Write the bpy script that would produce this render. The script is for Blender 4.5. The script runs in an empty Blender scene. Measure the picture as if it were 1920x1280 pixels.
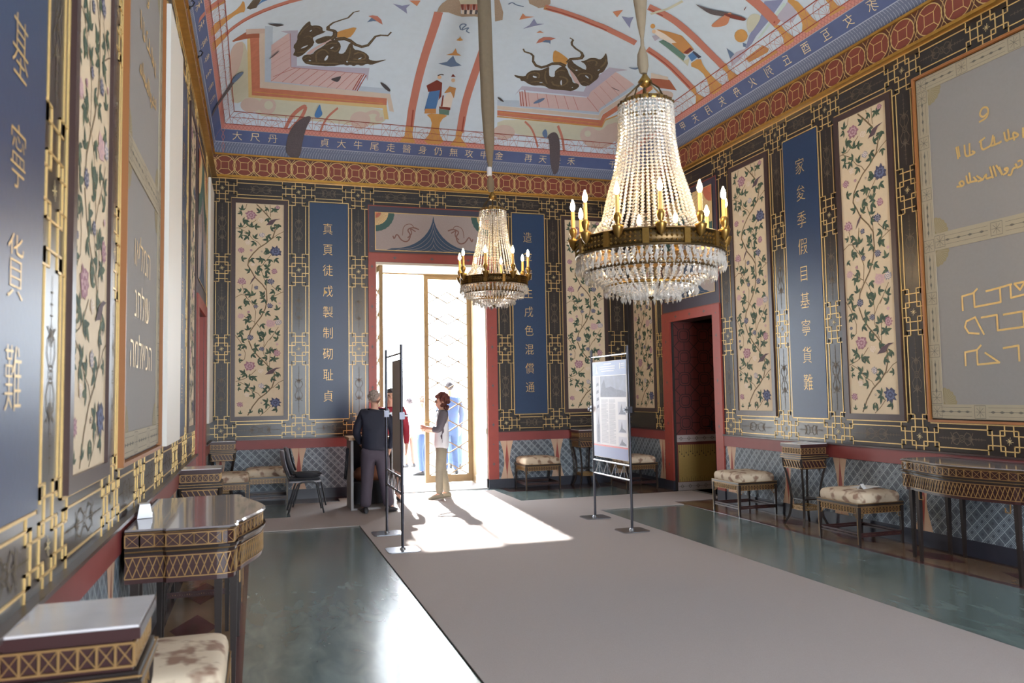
import bpy, bmesh, math, random
from mathutils import Vector, Matrix
from mathutils.geometry import tessellate_polygon
random.seed(7)
COL = bpy.context.scene.collection
PI = math.pi
XL, XR, YB, YN = -0.771, 6.958, 14.307, -3.2      # inner faces of the four walls
ZD, ZP0, ZP1, ZF, ZC = 1.03, 1.35, 5.17, 5.53, 5.92  # dado top, panel bottom/top, frieze bottom, ceiling springing

# ---------------------------------------------------------------- materials
MT = {}
def srgb(c):
    return tuple(((v/255)/12.92 if v/255 <= .04045 else ((v/255+.055)/1.055)**2.4) for v in c)
def mat(name, c, rough=.6, metal=0, noise=0, nscale=8, bump=0, spec=.5, emit=0, coat=0, alpha=None):
    if name in MT: return MT[name]
    m = bpy.data.materials.new(name); m.use_nodes = True; nt = m.node_tree; b = nt.nodes['Principled BSDF']
    col = srgb(c)+(1,)
    b.inputs['Base Color'].default_value = col; b.inputs['Roughness'].default_value = rough
    b.inputs['Metallic'].default_value = metal; b.inputs['Specular IOR Level'].default_value = spec
    b.inputs['Coat Weight'].default_value = coat
    if emit:
        b.inputs['Emission Color'].default_value = col; b.inputs['Emission Strength'].default_value = emit
    if noise or bump:
        tc = nt.nodes.new('ShaderNodeTexCoord'); n = nt.nodes.new('ShaderNodeTexNoise'); n.inputs['Scale'].default_value = nscale; n.inputs['Detail'].default_value = 5
        nt.links.new(tc.outputs['Object'], n.inputs['Vector'])
        if noise:
            mx = nt.nodes.new('ShaderNodeMix'); mx.data_type = 'RGBA'
            mx.inputs['A'].default_value = tuple(v*(1-noise) for v in col[:3])+(1,); mx.inputs['B'].default_value = tuple(min(1, v*(1+noise)) for v in col[:3])+(1,)
            nt.links.new(n.outputs['Fac'], mx.inputs['Factor']); nt.links.new(mx.outputs['Result'], b.inputs['Base Color'])
        if bump:
            bp = nt.nodes.new('ShaderNodeBump'); bp.inputs['Strength'].default_value = bump; bp.inputs['Distance'].default_value = .01
            nt.links.new(n.outputs['Fac'], bp.inputs['Height']); nt.links.new(bp.outputs['Normal'], b.inputs['Normal'])
    MT[name] = m; return m

mat('wall_black', (42,35,32), .28, noise=.25, nscale=5)
mat('wall_plain', (120,112,105), .6)
mat('gold', (214,180,118), .4, .35, noise=.18, nscale=30)
mat('gilt_mould', (190,140,62), .3, .7, noise=.3, nscale=12, bump=.3)
mat('ornament', (96,84,68), .6); mat('star_gold', (200,180,130), .5)
mat('frieze_red', (126,58,42), .5, noise=.15); mat('frieze_brown', (92,50,34), .5)
mat('frame_brown', (62,44,42), .35, noise=.2, nscale=6)
mat('panel_blue', (28,54,88), .38, noise=.12, nscale=40, bump=.05)
mat('cream_silk', (210,190,160), .62, noise=.06, nscale=14)
mat('stem', (112,92,66), .7); mat('leaf', (56,76,62), .7); mat('leaf2', (78,94,72), .7)
mat('mauve', (152,108,122), .7); mat('mauve2', (190,156,160), .7); mat('navyf', (66,68,94), .7); mat('bluef', (98,106,138), .7)
mat('palef', (222,206,196), .7); mat('greyf', (146,144,156), .7); mat('pinkf', (200,166,164), .7); mat('birdb', (86,68,76), .7)
mat('map_grey', (136,132,130), .75, noise=.05, nscale=30); mat('map_cream', (158,147,126), .7, noise=.06); mat('map_line', (96,92,84), .7); mat('map_orange', (150,96,52), .45)
mat('map_fan', (140,128,98), .7); mat('white_board', (226,222,214), .5)
mat('door_red', (150,64,54), .42, noise=.1, nscale=12); mat('stud', (92,84,84), .5); mat('dado_red', (132,60,58), .5, noise=.1)
mat('dado_cream', (200,168,142), .6, noise=.1); mat('dado_rose', (158,78,68), .6); mat('base_black', (44,46,58), .4, noise=.2)
mat('overdoor_grey', (160,148,146), .6, noise=.1, nscale=60); mat('overdoor_frame', (58,54,70), .4); mat('overdoor_blue', (46,72,100), .6); mat('fan_green', (58,92,88), .6); mat('fan_cream', (220,190,140), .6); mat('fan_red', (200,110,84), .6); mat('scroll', (122,88,80), .6)
mat('jamb_white', (214,204,188), .5, noise=.08, nscale=5); mat('wood_gold', (136,112,78), .55, noise=.15, nscale=9)
mat('leaf_red', (96,42,40), .5, noise=.1); mat('leaf_line', (40,22,24), .5); mat('leaf_yellow', (150,122,66), .55, noise=.12, nscale=50); mat('corridor_dark', (40,34,34), .8)
mat('marble_grey', (138,130,132), .12, noise=.3, nscale=6, coat=.3); mat('marble_white', (206,202,204), .12, noise=.12, nscale=7)
mat('lacquer', (40,32,30), .3); mat('lacquer_red', (54,28,28), .35); mat('gilt_line', (150,117,74), .42, .4)
mat('tube_black', (30,30,34), .3, .3); mat('shell_grey', (150,150,158), .45); mat('fabric_black', (30,31,38), .9, noise=.2, nscale=60)
mat('steel', (170,174,182), .25, .9); mat('steel_dark', (66,66,74), .3, .7); mat('board_grey', (205,198,196), .6)
mat('poster_white', (226,228,236), .4); mat('poster_blue', (108,124,178), .4); mat('poster_blue2', (122,140,190), .4); mat('poster_red', (196,84,104), .4); mat('poster_pic', (150,160,186), .5, noise=.35, nscale=9); mat('poster_dark', (110,116,140), .5, noise=.4, nscale=30); mat('poster_text', (176,182,196), .5); mat('poster_lt', (200,206,222), .5)
mat('carpet', (174,164,160), .95, noise=.16, nscale=260, bump=.5, spec=.1)
mat('border_red', (92,52,52), .2); mat('border_tan', (128,104,80), .2, noise=.1); mat('border_brown', (74,54,48), .2)
mat('sleeve', (134,118,96), .75, noise=.12, nscale=20); mat('brass', (150,116,60), .3, .85, noise=.3, nscale=60); mat('brass_dark', (92,72,44), .4, .8); mat('candle', (214,170,96), .5)
mat('skin', (206,160,138), .55); mat('hair_grey', (150,134,126), .8); mat('hair_auburn', (96,52,44), .8, noise=.4, nscale=40); mat('hair_dark', (70,62,66), .8)
mat('navy_jacket', (28,31,48), .75, noise=.15, nscale=12, bump=.2); mat('trousers_grey', (72,64,76), .8, noise=.12, nscale=10, bump=.2); mat('red_coat', (150,34,52), .75); mat('grey_knit', (96,90,98), .85, noise=.12, nscale=40); mat('white_shirt', (212,212,216), .8, noise=.04); mat('khaki', (142,134,118), .85, noise=.14, nscale=12, bump=.2); mat('denim', (66,86,128), .85, noise=.15, nscale=20); mat('brown_cloth', (120,94,86), .85); mat('blue_coat', (74,94,140), .8); mat('shoe', (34,34,40), .5); mat('eye_dark', (40,30,30), .3); mat('lips', (176,98,92), .5)
mat('paper', (236,236,236), .6); mat('plastic_white', (224,224,230), .35); mat('desk_grey', (150,146,146), .5); mat('desk_wood', (196,156,116), .45); mat('bag_orange', (170,118,92), .7); mat('desk_black', (28,28,36), .7)
mat('terrace', (226,220,208), .8, noise=.08, nscale=3); mat('render_pale', (232,228,220), .8)
# ceiling paints
for n, c in dict(sky=(202,218,232), rose=(186,120,104), red=(150,72,58), gold=(196,148,84), goldpale=(206,182,128), brown=(84,72,56), tan=(112,96,70), sage=(196,198,180), pinkish=(196,178,170), pinkwall=(206,182,182), brick=(190,120,96), trim=(204,192,180), rust=(158,92,68), rust2=(196,132,100), paleblue=(176,194,212), lilac=(178,176,196), lilacd=(132,140,178), redline=(178,116,110), blue=(74,122,178), blueg=(96,120,154), maroon=(122,54,44), skin=(220,190,160), black=(72,70,74), white=(224,216,208), teal=(96,130,120), ochre=(188,136,82), navy=(58,62,84), taupe=(160,142,124), paleteal=(190,212,208), peacock=(88,80,84)).items():
    mat('paint_'+n, c, .75, noise={'brown': .45, 'tan': .4, 'peacock': .4, 'taupe': .35, 'brick': .2, 'gold': .15}.get(n, .06), nscale={'brown': 30, 'tan': 30, 'peacock': 60, 'taupe': 70}.get(n, 9))
mat('paint_bandblue', (78,92,134), .65, noise=.14, nscale=5); mat('paint_bandgrey', (104,112,136), .7); mat('paint_hatch', (160,166,184), .7); mat('paint_pinkband', (206,142,132), .7); mat('paint_glyph', (226,204,160), .6)

def node_mat(name, build, rough=.5):
    m = bpy.data.materials.new(name); m.use_nodes = True; build(m.node_tree, m.node_tree.nodes['Principled BSDF']); MT[name] = m
def mth(nt, op, a, b=None):
    n = nt.nodes.new('ShaderNodeMath'); n.operation = op
    for i, v in enumerate((a, b)):
        if v is None: continue
        if isinstance(v, (int, float)): n.inputs[i].default_value = v
        else: nt.links.new(v, n.inputs[i])
    return n.outputs[0]
def dado_lattice(nt, b):                     # diagonal cloth-like lattice on the dado, along the wall and up
    g = nt.nodes.new('ShaderNodeNewGeometry'); s = nt.nodes.new('ShaderNodeSeparateXYZ'); nt.links.new(g.outputs['Position'], s.inputs[0])
    u = mth(nt, 'ADD', s.outputs[0], s.outputs[1]); v = s.outputs[2]
    A = mth(nt, 'FRACT', mth(nt, 'DIVIDE', mth(nt, 'ADD', u, v), .125)); B = mth(nt, 'FRACT', mth(nt, 'DIVIDE', mth(nt, 'SUBTRACT', u, mth(nt, 'ADD', v, -20)), .125))
    line = mth(nt, 'MAXIMUM', mth(nt, 'LESS_THAN', A, .06), mth(nt, 'LESS_THAN', B, .06))
    fine = mth(nt, 'MULTIPLY', mth(nt, 'LESS_THAN', mth(nt, 'FRACT', mth(nt, 'MULTIPLY', B, 5)), .4), mth(nt, 'GREATER_THAN', mth(nt, 'FRACT', mth(nt, 'DIVIDE', mth(nt, 'ADD', u, v), .25)), .5))
    eye = mth(nt, 'LESS_THAN', mth(nt, 'ADD', mth(nt, 'ABSOLUTE', mth(nt, 'SUBTRACT', A, .55)), mth(nt, 'ABSOLUTE', mth(nt, 'SUBTRACT', B, .55))), .22)
    m1 = nt.nodes.new('ShaderNodeMix'); m1.data_type = 'RGBA'; m1.inputs['A'].default_value = srgb((92,100,110))+(1,); m1.inputs['B'].default_value = srgb((146,158,166))+(1,); nt.links.new(fine, m1.inputs['Factor'])
    m2 = nt.nodes.new('ShaderNodeMix'); m2.data_type = 'RGBA'; m2.inputs['B'].default_value = srgb((76,84,94))+(1,); nt.links.new(m1.outputs['Result'], m2.inputs['A']); nt.links.new(eye, m2.inputs['Factor'])
    m3 = nt.nodes.new('ShaderNodeMix'); m3.data_type = 'RGBA'; m3.inputs['B'].default_value = srgb((184,194,200))+(1,); nt.links.new(m2.outputs['Result'], m3.inputs['A']); nt.links.new(line, m3.inputs['Factor'])
    nt.links.new(m3.outputs['Result'], b.inputs['Base Color']); b.inputs['Roughness'].default_value = .55
node_mat('dado_lattice', dado_lattice)
def floor_green(nt, b):
    tc = nt.nodes.new('ShaderNodeTexCoord'); mp = nt.nodes.new('ShaderNodeMapping'); mp.inputs['Scale'].default_value = (3.2, 1.1, 1); nt.links.new(tc.outputs['Object'], mp.inputs[0])
    n = nt.nodes.new('ShaderNodeTexNoise'); n.inputs['Scale'].default_value = 2.2; n.inputs['Detail'].default_value = 7; n.inputs['Distortion'].default_value = .6; nt.links.new(mp.outputs[0], n.inputs['Vector'])
    r = nt.nodes.new('ShaderNodeValToRGB'); r.color_ramp.elements[0].position = .3; r.color_ramp.elements[0].color = srgb((94,110,108))+(1,); r.color_ramp.elements[1].position = .72; r.color_ramp.elements[1].color = srgb((122,138,136))+(1,)
    nt.links.new(n.outputs['Fac'], r.inputs[0]); nt.links.new(r.outputs[0], b.inputs['Base Color'])
    rr = nt.nodes.new('ShaderNodeMapRange'); rr.inputs['To Min'].default_value = .2; rr.inputs['To Max'].default_value = .3; nt.links.new(n.outputs['Fac'], rr.inputs['Value']); nt.links.new(rr.outputs[0], b.inputs['Roughness'])
    b.inputs['Specular IOR Level'].default_value = .7; b.inputs['Coat Weight'].default_value = .5; b.inputs['Coat Roughness'].default_value = .14
node_mat('floor_green', floor_green)
def seat_fabric(nt, b):
    tc = nt.nodes.new('ShaderNodeTexCoord'); n = nt.nodes.new('ShaderNodeTexNoise'); n.inputs['Scale'].default_value = 9; n.inputs['Detail'].default_value = 2; nt.links.new(tc.outputs['Object'], n.inputs['Vector'])
    r = nt.nodes.new('ShaderNodeValToRGB'); e = r.color_ramp.elements; e[0].position = .5; e[0].color = srgb((202,184,160))+(1,); e[1].position = .62; e[1].color = srgb((140,110,92))+(1,)
    nt.links.new(n.outputs['Fac'], r.inputs[0]); nt.links.new(r.outputs[0], b.inputs['Base Color']); b.inputs['Roughness'].default_value = .7
node_mat('seat_fabric', seat_fabric)
def mixmat(name, parts):                     # parts: ('type', colour, rough, weight)
    m = bpy.data.materials.new(name); m.use_nodes = True; nt = m.node_tree; nt.nodes.remove(nt.nodes['Principled BSDF']); out = nt.nodes['Material Output']; cur = None
    for ty, c, ro, w in parts:
        n = nt.nodes.new('ShaderNodeBsdf'+ty); n.inputs['Color'].default_value = tuple(c)+(1,)
        if ty in ('Glossy', 'Glass', 'Anisotropic'): n.inputs['Roughness'].default_value = ro
        if cur is None: cur = n.outputs[0]
        else:
            mx = nt.nodes.new('ShaderNodeMixShader'); mx.inputs[0].default_value = w; nt.links.new(cur, mx.inputs[1]); nt.links.new(n.outputs[0], mx.inputs[2]); cur = mx.outputs[0]
    nt.links.new(cur, out.inputs[0]); MT[name] = m
mixmat('crystal', [('Transparent', (.93,.94,.96), 0, 0), ('Anisotropic', (.98,.97,.95), .14, .6), ('Diffuse', (.95,.92,.88), 0, .3)])
mixmat('pane_glass', [('Transparent', (.97,.98,.98), 0, 0), ('Anisotropic', (1,1,1), .02, .05)])
m = bpy.data.materials.new('bulb_glow'); m.use_nodes = True; nt = m.node_tree; nt.nodes.remove(nt.nodes['Principled BSDF']); e = nt.nodes.new('ShaderNodeEmission'); e.inputs[0].default_value = (1, .68, .34, 1); e.inputs[1].default_value = 240; nt.links.new(e.outputs[0], nt.nodes['Material Output'].inputs[0]); MT['bulb_glow'] = m

# ---------------------------------------------------------------- mesh building
def setp(o, label=None, cat=None, group=None, kind=None):
    if label: o['label'] = label
    if cat: o['category'] = cat
    if group: o['group'] = group
    if kind: o['kind'] = kind
    return o
def empty(name, loc, rz=0, label=None, cat=None, group=None):
    o = bpy.data.objects.new(name, None); o.empty_display_size = .1; o.location = loc; o.rotation_euler = (0, 0, rz); COL.objects.link(o); return setp(o, label, cat, group)
class MB:
    def __init__(s): s.v = []; s.f = []; s.m = []; s.mats = []; s.sm = []
    def mi(s, m):
        if m not in s.mats: s.mats.append(m)
        return s.mats.index(m)
    def face(s, pts, m, smooth=False):
        i = len(s.v); s.v += [tuple(p) for p in pts]; s.f.append(tuple(range(i, i+len(pts)))); s.m.append(s.mi(m)); s.sm.append(smooth)
    def grid(s, rows, m, cu=False, cv=False, smooth=True):
        i = len(s.v); R = len(rows); Cn = len(rows[0])
        for r in rows: s.v += [tuple(p) for p in r]
        for a in range(R if cv else R-1):
            for b in range(Cn if cu else Cn-1):
                s.f.append((i+a*Cn+b, i+a*Cn+(b+1) % Cn, i+((a+1) % R)*Cn+(b+1) % Cn, i+((a+1) % R)*Cn+b)); s.m.append(s.mi(m)); s.sm.append(smooth)
    def hexa(s, p, m):                       # 8 corners: bottom 4 then top 4
        i = len(s.v); s.v += [tuple(q) for q in p]
        for f in ((0,3,2,1), (4,5,6,7), (0,1,5,4), (1,2,6,5), (2,3,7,6), (3,0,4,7)): s.f.append(tuple(i+k for k in f)); s.m.append(s.mi(m)); s.sm.append(False)
    def box(s, x0, x1, y0, y1, z0, z1, m):
        s.hexa([(x0,y0,z0), (x1,y0,z0), (x1,y1,z0), (x0,y1,z0), (x0,y0,z1), (x1,y0,z1), (x1,y1,z1), (x0,y1,z1)], m)
    def bar(s, a, b, w, h, m, up=(0,0,1), w2=None, h2=None):   # rectangular bar from a to b
        a = Vector(a); b = Vector(b); d = (b-a).normalized(); u = Vector(up)
        if abs(d.dot(u)) > .98: u = Vector((0, 1, 0))
        r = d.cross(u).normalized(); u = r.cross(d); w2 = w2 or w; h2 = h2 or h
        s.hexa([a-r*w/2-u*h/2, a+r*w/2-u*h/2, a+r*w/2+u*h/2, a-r*w/2+u*h/2, b-r*w2/2-u*h2/2, b+r*w2/2-u*h2/2, b+r*w2/2+u*h2/2, b-r*w2/2+u*h2/2], m)
    def tube(s, pts, r, m, n=8, caps=True):
        pts = [Vector(p) for p in pts]; rr = r if isinstance(r, (list, tuple)) else [r]*len(pts); rows = []; pu = None
        for i, p in enumerate(pts):
            d = (pts[min(i+1, len(pts)-1)]-pts[max(i-1, 0)]).normalized()
            u = pu if pu is not None else (Vector((0,0,1)) if abs(d.z) < .9 else Vector((1,0,0)))
            x = d.cross(u).normalized(); u = x.cross(d).normalized(); pu = u
            rows.append([p+(x*math.cos(2*PI*k/n)+u*math.sin(2*PI*k/n))*rr[i] for k in range(n)])
        s.grid(rows, m, cu=True)
        if caps: s.face(rows[0][::-1], m); s.face(rows[-1], m)
    def lathe(s, prof, m, c=(0,0,0), n=20, caps=True):
        rows = [[(c[0]+r*math.cos(2*PI*k/n), c[1]+r*math.sin(2*PI*k/n), c[2]+z) for k in range(n)] for r, z in prof]
        s.grid(rows, m, cu=True)
        if caps:
            if prof[0][0] > 1e-4: s.face(rows[0][::-1], m)
            if prof[-1][0] > 1e-4: s.face(rows[-1], m)
    def bead(s, p, rx, rz, m):
        x, y, z = p; i = len(s.v); s.v += [(x+rx,y,z), (x,y+rx,z), (x-rx,y,z), (x,y-rx,z), (x,y,z+rz), (x,y,z-rz)]
        for a, b in ((0,1), (1,2), (2,3), (3,0)):
            s.f += [(i+a, i+b, i+4), (i+b, i+a, i+5)]; s.m += [s.mi(m)]*2; s.sm += [False]*2
    def mesh(s, name):
        me = bpy.data.meshes.new(name); me.from_pydata(s.v, [], s.f)
        for m in s.mats: me.materials.append(MT[m])
        me.polygons.foreach_set('material_index', s.m); me.polygons.foreach_set('use_smooth', s.sm); me.update(); return me
    def build(s, name, parent=None, kind=None, label=None, fix=False):
        me = s.mesh(name)
        if fix:
            bm = bmesh.new(); bm.from_mesh(me); bmesh.ops.remove_doubles(bm, verts=bm.verts, dist=1e-5); bmesh.ops.recalc_face_normals(bm, faces=bm.faces); bm.to_mesh(me); bm.free()
        o = bpy.data.objects.new(name, me); COL.objects.link(o)
        if parent: o.parent = parent
        return setp(o, label, None, None, kind)
def kids(o): return [c for c in list(COL.objects) if c.parent == o]
def dup(o, loc=None, rz=None, label=None, group=None, parent=None):
    c = o.copy(); COL.objects.link(c)
    if parent: c.parent = parent
    if loc is not None: c.location = loc
    if rz is not None: c.rotation_euler = (0, 0, rz)
    if label: c['label'] = label
    if group: c['group'] = group
    for ch in kids(o): dup(ch, parent=c)
    return c

# charts: (u, v, out) -> world. u runs to the viewer's right when facing the wall
class Chart:
    def __init__(s, f, mir=1): s.f = f; s.mir = mir
    def __call__(s, u, v, o=0): return s.f(u, v, o)
CB = Chart(lambda u, v, o: (u, YB-o, v))             # back wall, u = x
CR = Chart(lambda u, v, o: (XR-o, u, v), -1)         # right wall, u = y
CL = Chart(lambda u, v, o: (XL+o, u, v))             # left wall, u = y
CF = Chart(lambda u, v, o: (u, v, o))                # floor
CP = Chart(lambda u, v, o: (u, -o, v))               # a panel in its own frame, facing -y
def slab(M, ch, u0, u1, v0, v1, o0, o1, m):          # box on a chart, open at the back
    P = [ch(u0,v0,o0), ch(u1,v0,o0), ch(u1,v1,o0), ch(u0,v1,o0), ch(u0,v0,o1), ch(u1,v0,o1), ch(u1,v1,o1), ch(u0,v1,o1)]
    M.hexa(P, m)
def strip(M, ch, a, b, w, o0, o1, m):                # straight moulding of width w between two chart points
    d = math.hypot(b[0]-a[0], b[1]-a[1]) or 1e-6; dx, dy = (b[0]-a[0])/d, (b[1]-a[1])/d; h = w/2
    q = [(a[0]-dx*h+dy*h, a[1]-dy*h-dx*h), (b[0]+dx*h+dy*h, b[1]+dy*h-dx*h), (b[0]+dx*h-dy*h, b[1]+dy*h+dx*h), (a[0]-dx*h-dy*h, a[1]-dy*h+dx*h)]
    M.hexa([ch(x, y, o0) for x, y in q]+[ch(x, y, o1) for x, y in q], m)
CNT = [0]
def eps(): CNT[0] = (CNT[0]+1) % 60; return CNT[0]*2.2e-6
def poly(M, ch, pts, o, m):
    o += eps(); M.face([ch(x, y, o) for x, y in pts], m)
def line(M, ch, pts, w, o, m, closed=False):
    pts = list(pts)+([pts[0]] if closed else [])
    for a, b in zip(pts, pts[1:]):
        d = math.hypot(b[0]-a[0], b[1]-a[1])
        if d < 1e-6: continue
        e = w*.25; dx, dy = (b[0]-a[0])/d, (b[1]-a[1])/d; h = w/2
        poly(M, ch, [(a[0]-dx*e+dy*h, a[1]-dy*e-dx*h), (b[0]+dx*e+dy*h, b[1]+dy*e-dx*h), (b[0]+dx*e-dy*h, b[1]+dy*e+dx*h), (a[0]-dx*e-dy*h, a[1]-dy*e+dx*h)], o, m)
def circ(cx, cy, r, n=16, a0=0, a1=2*PI): return [(cx+r*math.cos(a0+(a1-a0)*k/n), cy+r*math.sin(a0+(a1-a0)*k/n)) for k in range(n+(0 if abs(a1-a0-2*PI) < 1e-6 else 1))]
def rect(u0, u1, v0, v1): return [(u0,v0), (u1,v0), (u1,v1), (u0,v1)]
def glyphs(M, ch, s, cu, cv, size, o, m, thin=.013, sx=1):   # filled lettering laid on a chart
    c = bpy.data.curves.new('t', 'FONT'); c.body = s; c.size = size; c.align_x = 'CENTER'; c.resolution_u = 2; c.offset = -thin*size
    ob = bpy.data.objects.new('t', c); COL.objects.link(ob); dg = bpy.context.evaluated_depsgraph_get(); me = bpy.data.meshes.new_from_object(ob.evaluated_get(dg))
    for p in me.polygons:
        P = [me.vertices[i].co for i in p.vertices]
        M.face([ch(cu+ch.mir*q.x*sx, cv+q.y-size*.36, o) for q in P], m)
    bpy.data.objects.remove(ob); bpy.data.curves.remove(c); bpy.data.meshes.remove(me)
STEMS="""1 0.432,0.996 0.576,0.965 0.721,0.93;1 0.805,0.905 0.817,0.878 0.769,0.842 0.625,0.812 0.48,0.79 0.36,0.762 0.276,0.735 0.252,0.707 0.3,0.685;0 0.745,0.834 0.865,0.856 1.003,0.872;0 0.011,0.88 0.18,0.883 0.3,0.9 0.42,0.922;0 0.071,0.88 0.24,0.861 0.36,0.828 0.456,0.817 0.528,0.798;0 0.528,0.702 0.625,0.729 0.745,0.762;0 0.228,0.996 0.204,0.976 0.059,0.957;0 0.601,0.996 0.649,0.952;0 0.709,0.996 0.721,0.941;1 0.252,0.705 0.324,0.68 0.396,0.65 0.552,0.617 0.637,0.59 0.649,0.54 0.613,0.502 0.528,0.464 0.396,0.425 0.312,0.398 0.288,0.376;0 0.528,0.683 0.588,0.645 0.637,0.617 0.637,0.59;0 0.132,0.612 0.168,0.587 0.24,0.551 0.36,0.521 0.42,0.488 0.408,0.458 0.396,0.431;0 -0.001,0.554 0.12,0.568 0.192,0.565 0.24,0.549;0 0.709,0.551 0.793,0.562 0.937,0.579 1.003,0.584;0 0.745,0.612 0.829,0.595 0.937,0.582;0 0.312,0.551 0.324,0.573 0.348,0.615;0 0.576,0.354 0.564,0.381 0.504,0.414 0.444,0.431;0 0.709,0.354 0.793,0.384 0.889,0.417;0 0.168,0.466 0.24,0.458 0.396,0.439;1 0.277,0.351 0.346,0.313 0.456,0.282 0.621,0.247 0.731,0.219;0 0.566,0.379 0.593,0.341 0.58,0.294 0.635,0.26 0.662,0.244;0 0.772,0.376 0.662,0.348 0.593,0.322;0 0.016,0.162 0.195,0.175 0.332,0.194 0.429,0.216;1 0.799,0.203 0.813,0.172 0.758,0.134 0.635,0.106 0.484,0.081 0.36,0.046 0.264,0.006;0 0.772,0.131 0.896,0.156 0.999,0.166;0 0.071,0.162 0.209,0.147 0.346,0.119 0.47,0.106 0.538,0.087;0 0.511,0.003 0.621,0.021 0.731,0.046;0 0.168,0.316 0.209,0.294 0.195,0.266 0.085,0.247;0 0.703,0.231 0.717,0.285 0.703,0.301;0 0.003,0.376 0.085,0.354 0.168,0.322"""
LEAVES="""0.12,0.996 0.132,0.971 0.108,0.952 0.36,0.994 0.492,0.964 0.649,0.976 0.781,0.974 0.829,0.974 0.168,0.916 0.216,0.908 0.108,0.89 0.324,0.891 0.42,0.89 0.12,0.861 0.108,0.842 0.276,0.856 0.228,0.839 0.396,0.839 0.384,0.812 0.673,0.847 0.649,0.831 0.853,0.9 0.901,0.9 0.745,0.883 0.889,0.843 0.661,0.779 0.649,0.765 0.144,0.735 0.324,0.732 0.504,0.735 0.552,0.735 0.829,0.735 0.709,0.732 0.468,0.691 0.649,0.699 0.661,0.927 0.276,0.68 0.468,0.694 0.649,0.68 0.649,0.7 0.444,0.667 0.625,0.653 0.625,0.628 0.096,0.587 0.228,0.587 0.36,0.568 0.288,0.568 0.564,0.571 0.564,0.557 0.601,0.542 0.781,0.584 0.865,0.604 0.901,0.598 0.757,0.557 0.793,0.549 0.023,0.558 0.192,0.535 0.24,0.529 0.384,0.529 0.096,0.507 0.516,0.488 0.649,0.481 0.3,0.466 0.228,0.447 0.264,0.442 0.552,0.425 0.865,0.458 0.264,0.406 0.059,0.384 0.12,0.392 0.709,0.395 0.48,0.384 0.528,0.387 0.601,0.378 0.865,0.384 0.865,0.502 0.099,0.329 0.085,0.313 0.154,0.354 0.195,0.326 0.415,0.326 0.415,0.31 0.538,0.355 0.36,0.285 0.484,0.257 0.635,0.272 0.717,0.307 0.676,0.296 0.772,0.304 0.772,0.266 0.813,0.266 0.525,0.241 0.168,0.203 0.209,0.194 0.085,0.175 0.305,0.181 0.387,0.178 0.085,0.147 0.085,0.128 0.223,0.125 0.264,0.141 0.387,0.128 0.38,0.097 0.662,0.137 0.621,0.119 0.868,0.194 0.896,0.194 0.758,0.172 0.896,0.134 0.648,0.068 0.648,0.053 0.113,0.018 0.319,0.021 0.497,0.024 0.552,0.024 0.841,0.031 0.099,0.26 0.854,0.36 0.113,0.376 0.676,0.219"""
FLOWERS="""0.312,0.944,0.12,m 0.865,0.987,0.066,m 0.522,0.922,0.06,w 0.54,0.852,0.063,g 0.252,0.813,0.055,w 0.114,0.776,0.072,m 0.829,0.776,0.126,b 0.36,0.71,0.042,w 0.318,0.777,0.03,m 0.54,0.772,0.024,t 0.805,0.68,0.066,m 0.132,0.63,0.096,m 0.733,0.631,0.078,n 0.426,0.601,0.048,n 0.42,0.512,0.048,n 0.709,0.517,0.066,n 0.27,0.486,0.031,m 0.114,0.466,0.078,p 0.721,0.433,0.108,p 0.889,0.439,0.075,g 0.312,0.367,0.066,n 0.913,0.529,0.03,p 0.305,0.366,0.069,n 0.545,0.313,0.058,n 0.099,0.285,0.034,n 0.854,0.294,0.08,m 0.298,0.233,0.117,m 0.525,0.21,0.058,w 0.532,0.141,0.062,g 0.243,0.1,0.052,w 0.106,0.056,0.066,m 0.827,0.062,0.124,b 0.538,0.062,0.025,t 0.861,0.335,0.033,p"""
BIRDS="""0.619,0.897 0.721,0.924 0.817,0.93 0.937,0.933 0.829,0.924 0.757,0.902 0.649,0.9;0.288,0.612 0.336,0.639 0.42,0.661 0.396,0.645 0.336,0.626;0.607,0.191 0.703,0.213 0.841,0.225 0.944,0.225 0.841,0.217 0.772,0.197 0.648,0.194"""
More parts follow.
